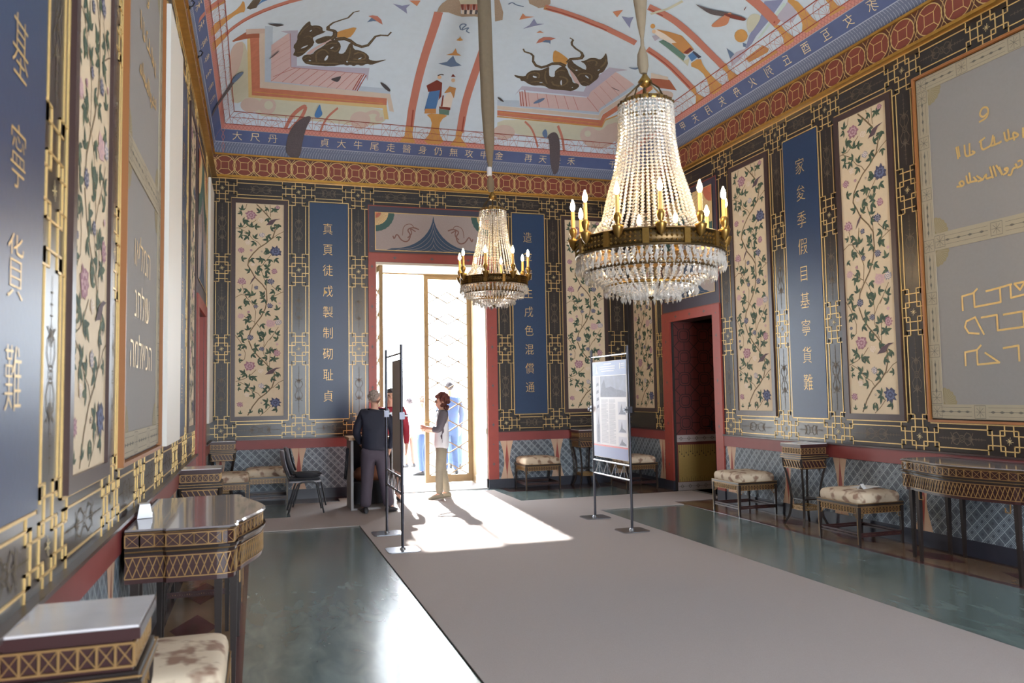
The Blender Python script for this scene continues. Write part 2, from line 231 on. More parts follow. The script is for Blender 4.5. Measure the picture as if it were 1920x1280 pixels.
PAINT = """c|rose|0.1|-0.418,10.905 -0.199,10.897 0.07,10.954 0.564,11.051;c|red|0.02|-0.419,10.941 -0.2,10.933 0.07,10.991 0.566,11.089;c|gold|0|-0.588,10.793 -0.401,10.864 -0.382,10.99 -0.586,11.055;c|gold|0|-0.586,10.321 -0.372,10.465 -0.252,10.459 -0.19,10.314 -0.173,10.699 -0.255,10.593 -0.421,10.583 -0.589,10.658;c|gold|0|-0.587,9.959 -0.591,9.786 -0.41,9.899 -0.395,10.07;c|rose|0.09|-0.669,9.838 -0.561,9.863 -0.439,9.938 -0.37,9.969;f|brown|0|-0.164,10.606 -0.086,10.485 0.021,10.58 -0.041,10.75 -0.119,10.703;f|blue|0|-0.041,10.715 0.036,10.597 0.131,10.699 0.021,10.684;v|sage|0|-0.417,13.973 -0.434,12.666 -0.355,11.409 -0.161,11.561 -0.151,13.725 2.118,13.707 2.183,13.879 1.909,14.006 0.797,13.98;v|pinkish|0|-0.438,12.781 -0.413,11.695 -0.344,11.38 -0.2,11.537 -0.264,12.272 -0.391,12.65;v|sage|0|4.135,13.69 6.205,13.698 6.32,13.08 6.632,13.757 6.443,13.963 4.207,13.947;v|pinkish|0|5.84,13.865 5.854,13.744 5.993,13.709 6.183,13.795 6.323,13.683 6.368,13.247 6.648,13.792 6.477,14.044 5.997,14.029;v|pinkish|0|0.271,13.829 0.252,13.891 0.199,13.937 0.126,13.957 0.053,13.946 -0,13.908 -0.02,13.85 -0.001,13.787 0.052,13.736 0.123,13.713 0.196,13.725 0.25,13.767;v|sage|0|0.222,13.822 0.213,13.853 0.186,13.877 0.15,13.888 0.113,13.883 0.086,13.863 0.076,13.833 0.086,13.801 0.112,13.776 0.148,13.765 0.184,13.771 0.211,13.792;v|pinkish|0|0.028,13.837 0.006,13.888 -0.056,13.928 -0.141,13.946 -0.225,13.939 -0.286,13.909 -0.307,13.861 -0.284,13.784 -0.223,13.766 -0.139,13.745 -0.056,13.753 0.005,13.787;v|pinkish|0|1.87,13.91 1.853,13.971 1.791,14.016 1.701,14.036 1.609,14.027 1.538,13.99 1.508,13.934 1.526,13.872 1.586,13.822 1.674,13.798 1.766,13.809 1.838,13.85;v|pinkish|0.07|1.782,13.833 1.906,13.781 2.015,13.816 1.948,13.905 2.076,13.876;v|rose|0.05|0.426,14.104 0.544,13.92 0.784,13.758 0.695,13.967 0.501,14.116;v|rose|0.03|1.009,14.123 1.098,13.941 1.288,13.784;v|pinkish|0|4.545,13.904 4.532,13.958 4.463,14 4.359,14.019 4.247,14.012 4.158,13.981 4.116,13.931 4.13,13.877 4.196,13.831 4.298,13.809 4.409,13.816 4.499,13.852;v|pinkish|0|6.157,13.845 6.16,13.908 6.116,13.955 6.038,13.975 5.948,13.965 5.871,13.926 5.825,13.866 5.822,13.802 5.863,13.749 5.938,13.725 6.028,13.737 6.108,13.782;v|sage|0|6.042,13.829 6.043,13.854 6.026,13.874 5.995,13.883 5.959,13.879 5.928,13.862 5.909,13.837 5.908,13.811 5.925,13.791 5.955,13.781 5.991,13.786 6.022,13.803;v|rose|0.03|4.682,13.733 4.863,13.838 5.046,14.078;v|rose|0.04|5.342,13.757 5.497,13.932 5.591,14.106;b|goldpale|0|-0.167,11.442 -0.11,11.552 -0.115,13.7 2.113,13.673 2.183,13.879 2.108,13.878 2.056,13.728 -0.175,13.744;b|brick|0|-0.13,11.523 -0.004,11.701 0.01,13.577 2.104,13.558 2.116,13.673 -0.12,13.709;b|gold|0.015|-0.092,13.658 0.291,13.657 0.778,13.658 1.277,13.654 2.045,13.655;b|trim|0|-0.01,11.437 0.071,11.523 0.081,13.488 2.15,13.486 2.258,13.765 2.178,13.76 2.105,13.565 0.006,13.589;b|rust|0|-0.36,11.262 -0.177,11.293 -0.004,11.537 -0.004,11.726 -0.101,11.601 -0.343,11.325;b|pinkish|0|-0.179,11.208 0.073,11.526 0.074,11.684 -0.178,11.367;b|paleblue|0|0.07,11.436 0.179,11.574 0.186,13.405 1.579,13.407 2.149,13.396 2.15,13.486 0.081,13.488;b|lilac|0|0.178,13.381 0.521,13.333 1.646,13.343 1.563,13.492 0.18,13.466;b|pinkwall|0|0.166,12.197 0.426,12.018 0.487,13.194 1.677,13.185 1.55,13.485 0.18,13.466;b|lilac|0|0.289,11.847 0.546,12.043 0.58,13.165 1.742,13.067 1.742,13.301 1.667,13.181 0.492,13.202 0.423,12.067;b|redline|0.012|0.184,13.466 0.468,13.202;b|redline|0.012|0.214,13.39 0.563,13.204;b|redline|0.012|0.358,13.461 0.634,13.204;b|redline|0.012|0.501,13.459 0.777,13.206;b|redline|0.012|0.647,13.469 0.921,13.211;b|redline|0.012|0.793,13.479 1.066,13.211;b|redline|0.012|0.939,13.477 1.212,13.205;b|redline|0.012|1.087,13.48 1.358,13.199;b|redline|0.012|1.236,13.486 1.48,13.193;b|redline|0.012|1.386,13.486 1.603,13.188;b|redline|0.012|0.169,12.448 0.442,12.279;b|redline|0.012|0.173,12.679 0.451,12.522;b|redline|0.012|0.176,12.919 0.459,12.756;b|redline|0.012|0.18,13.168 0.468,12.999;b|redline|0.012|0.492,13.202 1.673,13.185;b|redline|0.012|0.434,12.061 0.487,13.194;b|red|0.015|1.55,13.485 1.673,13.185;b|red|0.015|1.588,13.487 1.705,13.204;b|red|0.015|1.631,13.212 1.512,13.484;b|paleblue|0|4.055,13.41 4.455,13.38 4.496,13.464 5.947,13.448 6.07,12.064 6.139,12.082 6.063,13.494 4.083,13.507;b|pinkwall|0|4.41,13.218 5.696,13.201 5.763,12.086 6.093,12.066 6.032,13.448 4.501,13.48;b|lilac|0|4.347,13.289 4.424,13.104 5.591,13.089 5.642,12.078 5.865,11.836 5.765,12.084 5.724,13.183 4.421,13.182;b|trim|0|4.084,13.51 6.068,13.504 6.155,12.098 6.224,12.141 6.127,13.571 4.102,13.574;b|brick|0|4.106,13.589 6.136,13.592 6.237,11.725 6.296,11.789 6.211,13.697 4.13,13.673;b|gold|0.03|4.135,13.69 6.214,13.705 6.311,13.061 6.299,11.804;b|gold|0.012|4.158,13.62 4.939,13.625 6.124,13.652;b|redline|0.012|5.71,13.2 6.038,13.448;b|redline|0.012|4.573,13.218 4.684,13.469;b|redline|0.012|4.741,13.212 4.87,13.462;b|redline|0.012|4.913,13.212 5.057,13.456;b|redline|0.012|5.085,13.212 5.247,13.455;b|redline|0.012|5.257,13.205 5.439,13.455;b|redline|0.012|5.432,13.205 5.633,13.454;b|redline|0.012|5.767,13.02 6.068,13.174;b|redline|0.012|5.766,12.75 6.076,12.899;b|redline|0.012|5.768,12.498 6.086,12.636;b|redline|0.012|5.763,12.267 6.086,12.361;b|red|0.014|4.418,13.217 4.528,13.477;b|red|0.014|4.454,13.199 4.57,13.474;b|red|0.014|4.498,13.179 4.633,13.473;b|rust|0|6.176,11.616 6.345,11.312 6.509,11.37 6.343,11.679 6.241,11.744;b|trim|0|6.119,11.504 6.308,11.279 6.339,11.337 6.176,11.616;v|pinkish|0|6.367,11.724 6.507,11.427 6.578,11.71 6.505,11.781 6.533,11.992 6.382,11.968;d|gold|0|1.144,12.458 1.225,12.395 1.453,12.277 1.421,12.415 1.356,12.543 1.144,12.559;d|pinkwall|0|0.695,12.947 0.814,12.814 1.087,12.58 1.127,12.587 0.863,12.819 0.801,12.924;d|brown|0|0.541,12.213 0.576,12.089 0.616,11.97 0.673,11.865 0.713,11.851 0.732,12.032 0.793,12.051 0.872,12.121 0.92,12.214 0.924,12.326 0.995,12.389 0.792,12.468 0.798,12.563 0.837,12.726 0.721,12.885 0.648,12.976 0.567,13.014 0.5,12.921 0.541,12.764 0.491,12.578 0.555,12.426;d|brown|0|0.829,12.607 0.913,12.568 1.083,12.531 1.106,12.565 0.961,12.697 0.856,12.724;d|brown|0|0.649,13.01 0.695,12.947 0.811,12.932 0.855,12.844 0.965,12.757 1.035,12.65 1.146,12.584 1.22,12.648 1.249,12.742 1.21,12.856 1.308,12.843 1.346,12.728 1.366,12.639 1.414,12.62 1.448,12.751 1.538,12.751 1.642,12.786 1.711,12.85 1.709,12.911 1.802,12.923 1.882,12.907 2.02,12.865 1.868,12.951 1.762,13.009 1.688,12.991 1.613,13.048 1.538,13.022 1.483,13.069 1.429,13.041 1.371,13.071 1.307,13.044 1.133,13.116 0.734,13.124 0.672,13.07;d|brown|0.09|1.146,12.59 1.279,12.554;d|tan|0.032|1.146,12.59 1.279,12.554;d|brown|0.084|1.279,12.554 1.381,12.587;d|tan|0.029|1.279,12.554 1.381,12.587;d|brown|0.078|1.381,12.587 1.466,12.65;d|tan|0.027|1.381,12.587 1.466,12.65;d|brown|0.072|1.466,12.65 1.569,12.679;d|tan|0.025|1.466,12.65 1.569,12.679;d|brown|0.065|1.569,12.679 1.663,12.634;d|tan|0.023|1.569,12.679 1.663,12.634;d|brown|0.059|1.663,12.634 1.711,12.538;d|tan|0.021|1.663,12.634 1.711,12.538;d|brown|0.053|1.711,12.538 1.757,12.441;d|tan|0.019|1.711,12.538 1.757,12.441;d|brown|0.047|1.757,12.441 1.831,12.403;d|tan|0.016|1.757,12.441 1.831,12.403;d|brown|0.041|1.831,12.403 1.948,12.391;d|tan|0.014|1.831,12.403 1.948,12.391;d|brown|0.035|1.948,12.391 1.986,12.312;d|tan|0.012|1.948,12.391 1.986,12.312;d|brown|0.1|1.079,12.594 1.131,12.523;d|tan|0.035|1.079,12.594 1.131,12.523;d|brown|0.094|1.131,12.523 1.129,12.448;d|tan|0.033|1.131,12.523 1.129,12.448;d|brown|0.088|1.129,12.448 1.071,12.384;d|tan|0.031|1.129,12.448 1.071,12.384;d|brown|0.081|1.071,12.384 1.008,12.318;d|tan|0.028|1.071,12.384 1.008,12.318;d|brown|0.075|1.008,12.318 1,12.215;d|tan|0.026|1.008,12.318 1,12.215;d|brown|0.069|1,12.215 1.067,12.119;d|tan|0.024|1,12.215 1.067,12.119;d|brown|0.062|1.067,12.119 1.194,12.071;d|tan|0.022|1.067,12.119 1.194,12.071;d|brown|0.056|1.194,12.071 1.285,12.044;d|tan|0.02|1.194,12.071 1.285,12.044;d|brown|0.05|1.285,12.044 1.322,11.953;d|tan|0.017|1.285,12.044 1.322,11.953;d|brown|0.044|1.322,11.953 1.351,11.88;d|tan|0.015|1.322,11.953 1.351,11.88;d|brown|0.038|1.351,11.88 1.434,11.865;d|tan|0.013|1.351,11.88 1.434,11.865;d|tan|0.05|0.883,13.05 0.859,12.914 0.931,12.822 1.009,12.811 1.063,12.875;d|tan|0.05|1.467,12.834 1.542,12.787 1.635,12.811 1.664,12.881 1.6,12.937 1.467,12.93;d|tan|0.05|0.574,12.24 0.621,12.081 0.698,11.987;d|tan|0.03|0.769,12.099 0.855,12.154 0.889,12.24;d|tan|0.05|0.576,12.891 0.674,12.914 0.765,12.808;d|tan|0.04|1.002,12.728 1.095,12.666 1.173,12.667;d|tan|0.04|1.383,12.988 1.524,12.982 1.674,12.963;d|tan|0.04|1.087,12.812 1.187,12.823 1.219,12.746;d|tan|0.05|0.732,13.09 0.929,13.078 1.227,13.042;d|tan|0.04|1.395,12.722 1.393,12.892 1.363,12.99;d|tan|0.03|0.68,13.029 0.745,12.975 0.795,12.992;d|tan|0.04|0.646,12.386 0.719,12.35 0.774,12.478;d|sky|0|1.357,12.643 1.252,12.655 1.243,12.767 1.209,12.854 1.289,12.857 1.331,12.779;d|sky|0|1.036,12.914 1.067,12.922 1.044,13.007 0.995,13.019;d|sky|0|1.048,12.45 1.064,12.502 0.893,12.556 0.802,12.555 0.819,12.445;d|sky|0|0.618,12.757 0.663,12.71 0.74,12.714 0.695,12.771 0.633,12.774;d|sky|0|0.721,12.201 0.753,12.175 0.761,12.202 0.733,12.237;d|sky|0|1.075,12.778 1.125,12.737 1.131,12.746 1.095,12.787;d|sky|0|0.759,13.036 0.798,13.037 0.794,13.051 0.764,13.053;d|sky|0|1.532,12.922 1.593,12.878 1.591,12.902 1.548,12.926;d|sky|0|1.352,12.98 1.382,12.982 1.379,13.006 1.359,13.003;e|gold|0|4.759,12.439 4.719,12.268 4.837,12.311 4.997,12.404 5.053,12.453 5.065,12.581 4.968,12.54 4.816,12.562;e|pinkwall|0|5.145,12.668 5.206,12.674 5.33,12.81 5.441,12.892 5.475,13.008 5.409,12.949 5.332,12.905;e|brown|0|4.209,12.898 4.268,12.904 4.42,12.911 4.428,12.831 4.507,12.76 4.663,12.747 4.727,12.683 4.778,12.649 4.8,12.742 4.854,12.86 4.956,12.851 4.901,12.756 4.942,12.654 5.021,12.587 5.123,12.671 5.186,12.774 5.273,12.845 5.319,12.934 5.427,12.934 5.478,13.008 5.374,13.105 5.251,13.099 4.944,13.11 4.841,13.056 4.735,13.055 4.624,13.074 4.51,13.045 4.437,13 4.371,13.01 4.343,12.96 4.259,12.947;e|brown|0|5.057,12.525 5.081,12.443 5.122,12.46 5.271,12.543 5.407,12.48 5.317,12.349 5.225,12.36 5.288,12.251 5.304,12.126 5.378,12.035 5.45,12.019 5.457,11.881 5.43,11.738 5.504,11.843 5.556,11.953 5.585,11.992 5.615,12.163 5.631,12.303 5.597,12.41 5.649,12.531 5.638,12.752 5.626,12.977 5.503,12.972 5.423,12.894 5.304,12.772 5.184,12.677 5.102,12.618;e|brown|0.1|5.061,12.51 5.089,12.435;e|tan|0.035|5.061,12.51 5.089,12.435;e|brown|0.093|5.089,12.435 5.161,12.328;e|tan|0.033|5.089,12.435 5.161,12.328;e|brown|0.086|5.161,12.328 5.206,12.244;e|tan|0.03|5.161,12.328 5.206,12.244;e|brown|0.08|5.206,12.244 5.196,12.151;e|tan|0.028|5.206,12.244 5.196,12.151;e|brown|0.073|5.196,12.151 5.141,12.085;e|tan|0.025|5.196,12.151 5.141,12.085;e|brown|0.066|5.141,12.085 5.028,12.056;e|tan|0.023|5.141,12.085 5.028,12.056;e|brown|0.059|5.028,12.056 4.939,11.998;e|tan|0.021|5.028,12.056 4.939,11.998;e|brown|0.052|4.939,11.998 4.907,11.931;e|tan|0.018|4.939,11.998 4.907,11.931;e|brown|0.045|4.907,11.931 4.899,11.842;e|tan|0.016|4.907,11.931 4.899,11.842;e|brown|0.039|4.899,11.842 4.838,11.828;e|tan|0.014|4.899,11.842 4.838,11.828;e|brown|0.09|5.048,12.597 4.928,12.555;e|tan|0.032|5.048,12.597 4.928,12.555;e|brown|0.084|4.928,12.555 4.799,12.578;e|tan|0.029|4.928,12.555 4.799,12.578;e|brown|0.078|4.799,12.578 4.73,12.641;e|tan|0.027|4.799,12.578 4.73,12.641;e|brown|0.072|4.73,12.641 4.641,12.684;e|tan|0.025|4.73,12.641 4.641,12.684;e|brown|0.065|4.641,12.684 4.529,12.655;e|tan|0.023|4.641,12.684 4.529,12.655;e|brown|0.059|4.529,12.655 4.449,12.569;e|tan|0.021|4.529,12.655 4.449,12.569;e|brown|0.053|4.449,12.569 4.418,12.461;e|tan|0.019|4.449,12.569 4.418,12.461;e|brown|0.047|4.418,12.461 4.357,12.414;e|tan|0.016|4.418,12.461 4.357,12.414;e|brown|0.041|4.357,12.414 4.238,12.389;e|tan|0.014|4.357,12.414 4.238,12.389;e|brown|0.035|4.238,12.389 4.197,12.331;e|tan|0.012|4.238,12.389 4.197,12.331;e|tan|0.05|4.465,12.945 4.458,12.854 4.544,12.803 4.653,12.816 4.672,12.906;e|tan|0.06|4.935,12.953 4.98,13.014 5.103,13.025 5.197,12.988 5.225,12.905 5.138,12.835 5.032,12.835;e|tan|0.05|5.318,12.268 5.363,12.132 5.443,12.107 5.465,12.238;e|tan|0.06|5.354,12.78 5.399,12.687 5.467,12.568 5.555,12.584 5.587,12.741;e|tan|0.04|5.463,12.903 5.543,12.864 5.611,12.883;e|tan|0.05|5.544,12.21 5.55,12.041 5.513,11.908;e|tan|0.05|4.745,12.749 4.768,12.881 4.858,13.002;e|tan|0.05|4.932,12.752 5.001,12.688 5.089,12.704;e|tan|0.04|5.158,12.61 5.278,12.678 5.339,12.597;e|tan|0.04|4.557,13.011 4.716,12.967 4.853,13.054;e|sky|0|5.148,12.497 5.165,12.424 5.399,12.457 5.395,12.535 5.263,12.519;e|sky|0|4.787,12.64 4.891,12.626 4.896,12.688 4.938,12.833 4.853,12.857 4.812,12.768;e|sky|0|4.544,12.869 4.593,12.877 4.638,12.891 4.617,12.913 4.562,12.907;e|sky|0|5.082,12.936 5.091,12.881 5.144,13.007 5.111,12.998;e|sky|0|5.452,12.701 5.482,12.66 5.549,12.709 5.527,12.726;e|sky|0|5.256,12.653 5.293,12.641 5.307,12.663 5.276,12.672;e|sky|0|5.535,12.347 5.559,12.27 5.562,12.328;e|sky|0|4.693,13.002 4.768,12.981 4.764,13.003;e|sky|0|5.333,13.031 5.355,13.009 5.359,13.035;c|rose|0.13|2.632,11.767 2.637,11.996 2.626,12.331 2.608,12.652 2.592,13.006 2.581,13.29 2.574,13.552 2.566,13.695 2.57,13.953;c|red|0.025|2.651,11.764 2.657,11.993 2.646,12.328 2.628,12.65 2.613,13.004 2.602,13.288 2.595,13.55 2.588,13.693 2.6,13.951;c|gold|0|2.594,11.746 2.666,11.717 2.676,11.989 2.621,11.993;c|gold|0|2.498,13.954 2.638,13.948 2.634,14.057 2.701,14.14 2.416,14.144 2.499,14.064;c|rose|0.13|3.533,12.326 3.532,12.681 3.517,13.043 3.5,13.332 3.491,13.576 3.501,13.959;c|red|0.025|3.554,12.322 3.553,12.678 3.538,13.04 3.522,13.33 3.518,13.574 3.535,13.957;c|gold|0|3.429,13.955 3.552,13.956 3.535,14.038 3.677,14.137 3.352,14.135 3.438,14.044;c|gold|0|2.809,13.74 3.251,13.729 3.109,13.816 3.106,13.999 3.258,14.135 2.827,14.139 2.959,14.008 2.958,13.836;f|blue|0|2.816,13.374 3.006,13.309 2.99,13.66 2.786,13.7;f|ochre|0|2.796,13.672 2.989,13.656 3.004,13.73 2.799,13.746;f|maroon|0|2.744,13.277 2.903,13.157 3.004,13.198 3.041,13.445 3.004,13.513 2.996,13.337 2.796,13.385;f|skin|0|2.968,13.095 2.968,13.114 2.958,13.129 2.942,13.136 2.924,13.133 2.909,13.121 2.9,13.103 2.901,13.083 2.91,13.068 2.926,13.061 2.944,13.064 2.96,13.076;f|black|0.03|2.902,13.071 2.944,13.042 2.993,13.046;f|white|0|3.126,13.37 3.253,13.357 3.254,13.622 3.044,13.639;f|ochre|0|3.079,13.379 3.143,13.249 3.264,13.268 3.269,13.456 3.193,13.352;f|maroon|0|3.066,13.613 3.059,13.421 3.081,13.419 3.099,13.61;f|teal|0|3.041,13.656 3.235,13.66 3.242,13.739 3.064,13.733;f|maroon|0|3.039,13.615 3.243,13.614 3.247,13.659 3.047,13.651;f|skin|0|3.217,13.126 3.217,13.146 3.208,13.161 3.191,13.168 3.173,13.165 3.157,13.152 3.148,13.134 3.149,13.115 3.158,13.1 3.174,13.093 3.192,13.096 3.208,13.108;f|maroon|0|3.129,13.069 3.15,13.007 3.21,13.059;p|blueg|0|2.857,12.839 2.996,12.785 3.07,12.645 3.146,12.765 3.26,12.827 3.081,12.876;p|ochre|0|2.954,12.648 3.047,12.59 3.076,12.487 3.123,12.579 3.205,12.626;p|gold|0|3.045,12.314 3.084,12.258 3.084,12.216 3.109,12.259 3.156,12.296 3.104,12.324;p|blueg|0.03|3.061,12.078 3.018,11.985 3.067,11.933 3.132,11.951 3.087,12.016 3.074,12.09 3.133,12.037 3.185,11.999 3.147,12.092 3.217,12.123;p|lilacd|0|1.914,11.691 2.056,11.712 2.175,11.654 2.13,11.754 2.164,11.873 2.068,11.806;p|rust2|0|2.146,11.573 2.31,11.539 2.279,11.676;p|blueg|0|1.587,12.168 1.648,12.047 1.763,12.116 1.677,12.123;p|rose|0|1.589,12.03 1.651,12 1.729,12.005 1.796,12.075 1.832,12.177 1.777,12.146 1.713,12.103 1.645,12.055;p|taupe|0|2.606,11.758 2.61,11.64 2.638,11.546 2.708,11.426 2.902,11.385 2.973,11.702 3.002,11.785 2.906,11.768 2.777,11.725 2.671,11.737;p|taupe|0|2.977,11.716 3.332,11.646 3.36,11.746 3.2,11.741 3.003,11.79;p|sage|0|2.848,11.366 3.254,11.277 3.28,11.428 2.921,11.503;p|maroon|0|2.921,11.503 2.965,11.493 2.999,11.622 2.965,11.629;p|white|0|2.965,11.629 3.007,11.621 3.025,11.721 2.989,11.722;p|rose|0|2.965,11.493 3.01,11.484 3.041,11.614 3.007,11.621;p|black|0|3.007,11.621 3.048,11.612 3.065,11.714 3.029,11.715;p|maroon|0|3.01,11.484 3.055,11.475 3.083,11.605 3.049,11.612;p|white|0|3.049,11.612 3.09,11.604 3.105,11.706 3.069,11.707;p|rose|0|3.055,11.475 3.1,11.465 3.124,11.597 3.09,11.604;p|black|0|3.09,11.604 3.132,11.595 3.146,11.698 3.11,11.699;p|maroon|0|3.1,11.465 3.145,11.456 3.166,11.589 3.132,11.595;p|white|0|3.132,11.595 3.174,11.587 3.186,11.69 3.15,11.691;p|rose|0|3.145,11.456 3.19,11.447 3.208,11.58 3.174,11.587;p|black|0|3.174,11.587 3.216,11.579 3.226,11.682 3.19,11.683;p|maroon|0|3.19,11.447 3.235,11.437 3.25,11.572 3.216,11.579;p|white|0|3.216,11.579 3.258,11.57 3.267,11.674 3.231,11.675;p|rose|0|3.235,11.437 3.28,11.428 3.292,11.563 3.258,11.57;p|black|0|3.258,11.57 3.299,11.562 3.307,11.666 3.271,11.667;p|taupe|0|3.87,11.104 4.169,10.932 4.226,11.088 4.203,11.226 4.111,11.31 3.946,11.257;p|taupe|0|3.377,11.237 3.444,11.223 3.617,11.562 3.658,11.738 3.551,11.794;c|rose|0.14|4.203,11.226 4.489,11.201 4.705,11.182 4.95,11.168 5.138,11.136 5.312,11.13 5.625,11.09;c|red|0.03|4.214,11.254 4.501,11.233 4.717,11.212 4.966,11.205 5.327,11.162 5.639,11.117;c|gold|0|4.176,11.219 4.477,11.17 4.498,11.256 4.203,11.292;c|rose|0.14|5.847,11.045 6.16,11.023 6.404,11.042 6.566,11.028;c|red|0.03|5.863,11.077 6.175,11.052 6.419,11.069 6.571,11.06;c|gold|0|6.546,11.086 6.583,10.933 6.667,11.008 6.75,10.908 6.76,11.21 6.688,11.072;c|rose|0.14|5.422,10.158 5.739,10.098 6.045,10.126 6.358,10.158 6.571,10.136;c|red|0.03|5.429,10.196 5.74,10.145 6.048,10.174 6.361,10.205 6.572,10.178;c|gold|0|6.567,10.177 6.582,10.04 6.651,10.074 6.755,9.986 6.753,10.232 6.679,10.16;c|gold|0|6.344,10.709 6.357,10.369 6.465,10.469 6.639,10.465 6.769,10.382 6.767,10.787 6.663,10.635 6.497,10.567;f|ochre|0|5.705,10.505 5.859,10.377 6.003,10.279 6.235,10.34 6.236,10.519 6.185,10.584 6.018,10.578;f|white|0|5.685,10.611 5.697,10.515 5.843,10.486 6.027,10.481 5.983,10.583 5.833,10.633;f|teal|0|5.853,10.724 5.875,10.617 6.025,10.592 6.237,10.588 6.265,10.707 6.096,10.723;f|sage|0|6.102,10.734 6.265,10.707 6.288,10.567 6.352,10.725;f|blue|0|6.248,10.543 6.251,10.412 6.337,10.405 6.336,10.584;f|navy|0|6.243,10.375 6.365,10.344 6.357,10.423 6.253,10.415;f|maroon|0|6.182,10.556 6.184,10.359 6.237,10.365 6.221,10.536;f|gold|0|5.661,10.463 5.67,10.491 5.67,10.521 5.662,10.543 5.647,10.553 5.629,10.546 5.614,10.526 5.605,10.498 5.604,10.468 5.613,10.446 5.628,10.437 5.645,10.443;f|skin|0|5.721,10.559 5.729,10.583 5.73,10.607 5.723,10.625 5.711,10.633 5.697,10.628 5.684,10.612 5.676,10.589 5.676,10.565 5.682,10.546 5.695,10.539 5.709,10.543;f|lilac|0|5.73,10.705 5.76,10.636 5.826,10.643 5.815,10.768;p|lilacd|0|5.212,10.67 5.3,10.623 5.348,10.544 5.379,10.71 5.426,10.834 5.331,10.766;p|rust2|0|5.066,10.673 5.162,10.512 5.173,10.746;p|lilacd|0|4.043,11.884 4.122,11.778 4.14,11.607 4.229,11.72 4.349,11.698;p|rust2|0|3.918,11.68 3.923,11.519 3.993,11.58 4.13,11.564;p|rust2|0|4.289,11.93 4.334,11.875 4.411,11.909;p|rose|0|4.371,12.177 4.384,12.074 4.439,12.012 4.541,11.994 4.653,11.999 4.588,12.061 4.492,12.07 4.458,12.128;p|blueg|0|4.458,12.128 4.496,12.066 4.584,12.057 4.614,12.157 4.577,12.123;p|blueg|0.03|3.638,11.351 3.678,11.285 3.757,11.345 3.882,11.356;p|sage|0.05|5.493,10.274 5.551,10.106 5.607,9.987 5.665,9.661;c|rose|0.16|6.179,8.805 6.331,8.79 6.404,8.788 6.475,8.783 6.543,8.774;c|red|0.035|6.181,8.826 6.331,8.813 6.404,8.811 6.475,8.806 6.536,8.796;b|lilac|0|6.504,8.717 6.453,8.417 6.451,8.364 6.597,8.4 6.633,8.551 6.592,8.683;b|paleteal|0|6.572,9.247 6.433,8.458 6.462,8.444 6.539,8.933 6.576,9.156;b|lilacd|0|6.304,8.677 6.35,8.566 6.41,8.425 6.495,8.886 6.54,9.218 6.576,9.372 6.594,9.581 6.493,9.304 6.4,8.893;v|sage|0|6.328,9.089 6.331,8.959 6.4,8.893 6.438,8.987 6.493,9.304 6.388,9.221;c|gold|0|6.558,8.868 6.585,8.741 6.671,8.741 6.767,8.65 6.773,8.925 6.7,8.836 6.592,8.841;c|gold|0|6.42,8.405 6.483,8.275 6.595,8.265 6.714,8.249 6.774,8.178 6.767,8.551 6.675,8.408 6.536,8.382;c|gold|0|6.681,7.909 6.69,7.831 6.729,7.821 6.774,7.73 6.765,8.006;c|gold|0|6.634,7.924 6.669,7.834 6.693,7.834 6.678,7.92;f|ochre|0|6.658,9.661 6.648,9.226 6.706,9.169 6.725,9.226 6.707,9.634;f|ochre|0|6.745,9.787 6.748,9.073 6.772,9.055 6.767,9.791;f|gold|0|6.487,9.334 6.509,9.39 6.514,9.457 6.501,9.519 6.473,9.556 6.436,9.559 6.401,9.526 6.378,9.467 6.373,9.399 6.387,9.34 6.417,9.306 6.453,9.303;f|blueg|0|6.455,9.814 6.565,9.776 6.575,9.911;f|blueg|0|6.515,9.499 6.545,9.453 6.567,9.509 6.549,9.541;f|lilac|0|6.572,9.906 6.551,9.722 6.589,9.451 6.61,9.565 6.639,9.777 6.646,10.003;q|black|0|0.079,11.334 0.202,11.493 0.355,11.667 0.246,11.63 0.183,11.544;q|black|0|1.124,13.325 1.242,13.276 1.308,13.247 1.263,13.37 1.175,13.353;q|black|0|1.937,13.291 2.007,13.3 2.142,13.397 2.14,13.454 2.02,13.388;q|black|0|0.113,12.661 0.222,12.537 0.309,12.493 0.201,12.626;q|blueg|0|4.696,13.418 4.828,13.297 4.935,13.274 4.856,13.38;q|black|0|4.023,13.344 4.112,13.363 4.203,13.437 4.096,13.406;q|black|0|5.867,12.529 5.944,12.512 6.047,12.459 5.956,12.539;q|blueg|0|5.811,11.752 5.91,11.677 5.948,11.535 5.946,11.696;q|peacock|0|0.432,14.279 0.49,14.125 0.63,13.99 0.814,13.912 0.862,13.944 0.784,14.055 0.715,14.229 0.698,14.302 0.602,14.307 0.475,14.302;q|blue|0|0.931,13.839 0.968,13.769 0.991,13.742 1.009,13.816 1.048,13.882 0.984,13.94 0.895,13.926;q|peacock|0|-0.73,13.044 -0.705,12.893 -0.539,12.804 -0.406,12.574 -0.209,12.578 -0.364,12.682 -0.46,12.86 -0.627,12.965;q|blueg|0|-0.414,12.554 -0.349,12.455 -0.209,12.578 -0.338,12.729 -0.401,12.689;q|peacock|0|5.242,13.969 5.159,13.92 5.301,13.827 5.443,13.935 5.543,14.219 5.527,14.304 5.361,14.296;q|blueg|0|5.048,13.876 5.115,13.793 5.2,13.933 5.142,13.958;q|peacock|0|5.795,9.549 5.846,9.527 5.977,9.452 6.098,9.315 6.322,9.11 6.345,9.155 6.305,9.228 6.145,9.39 6.025,9.532 5.891,9.543;q|rust2|0|6.125,9.66 6.157,9.176 6.207,9.326 6.261,9.473 6.164,9.714;q|maroon|0|6.11,9.334 6.322,9.12 6.339,9.155 6.304,9.226 6.155,9.36;q|maroon|0|6.237,9.037 6.218,8.95 6.236,8.991 6.245,9.035"""
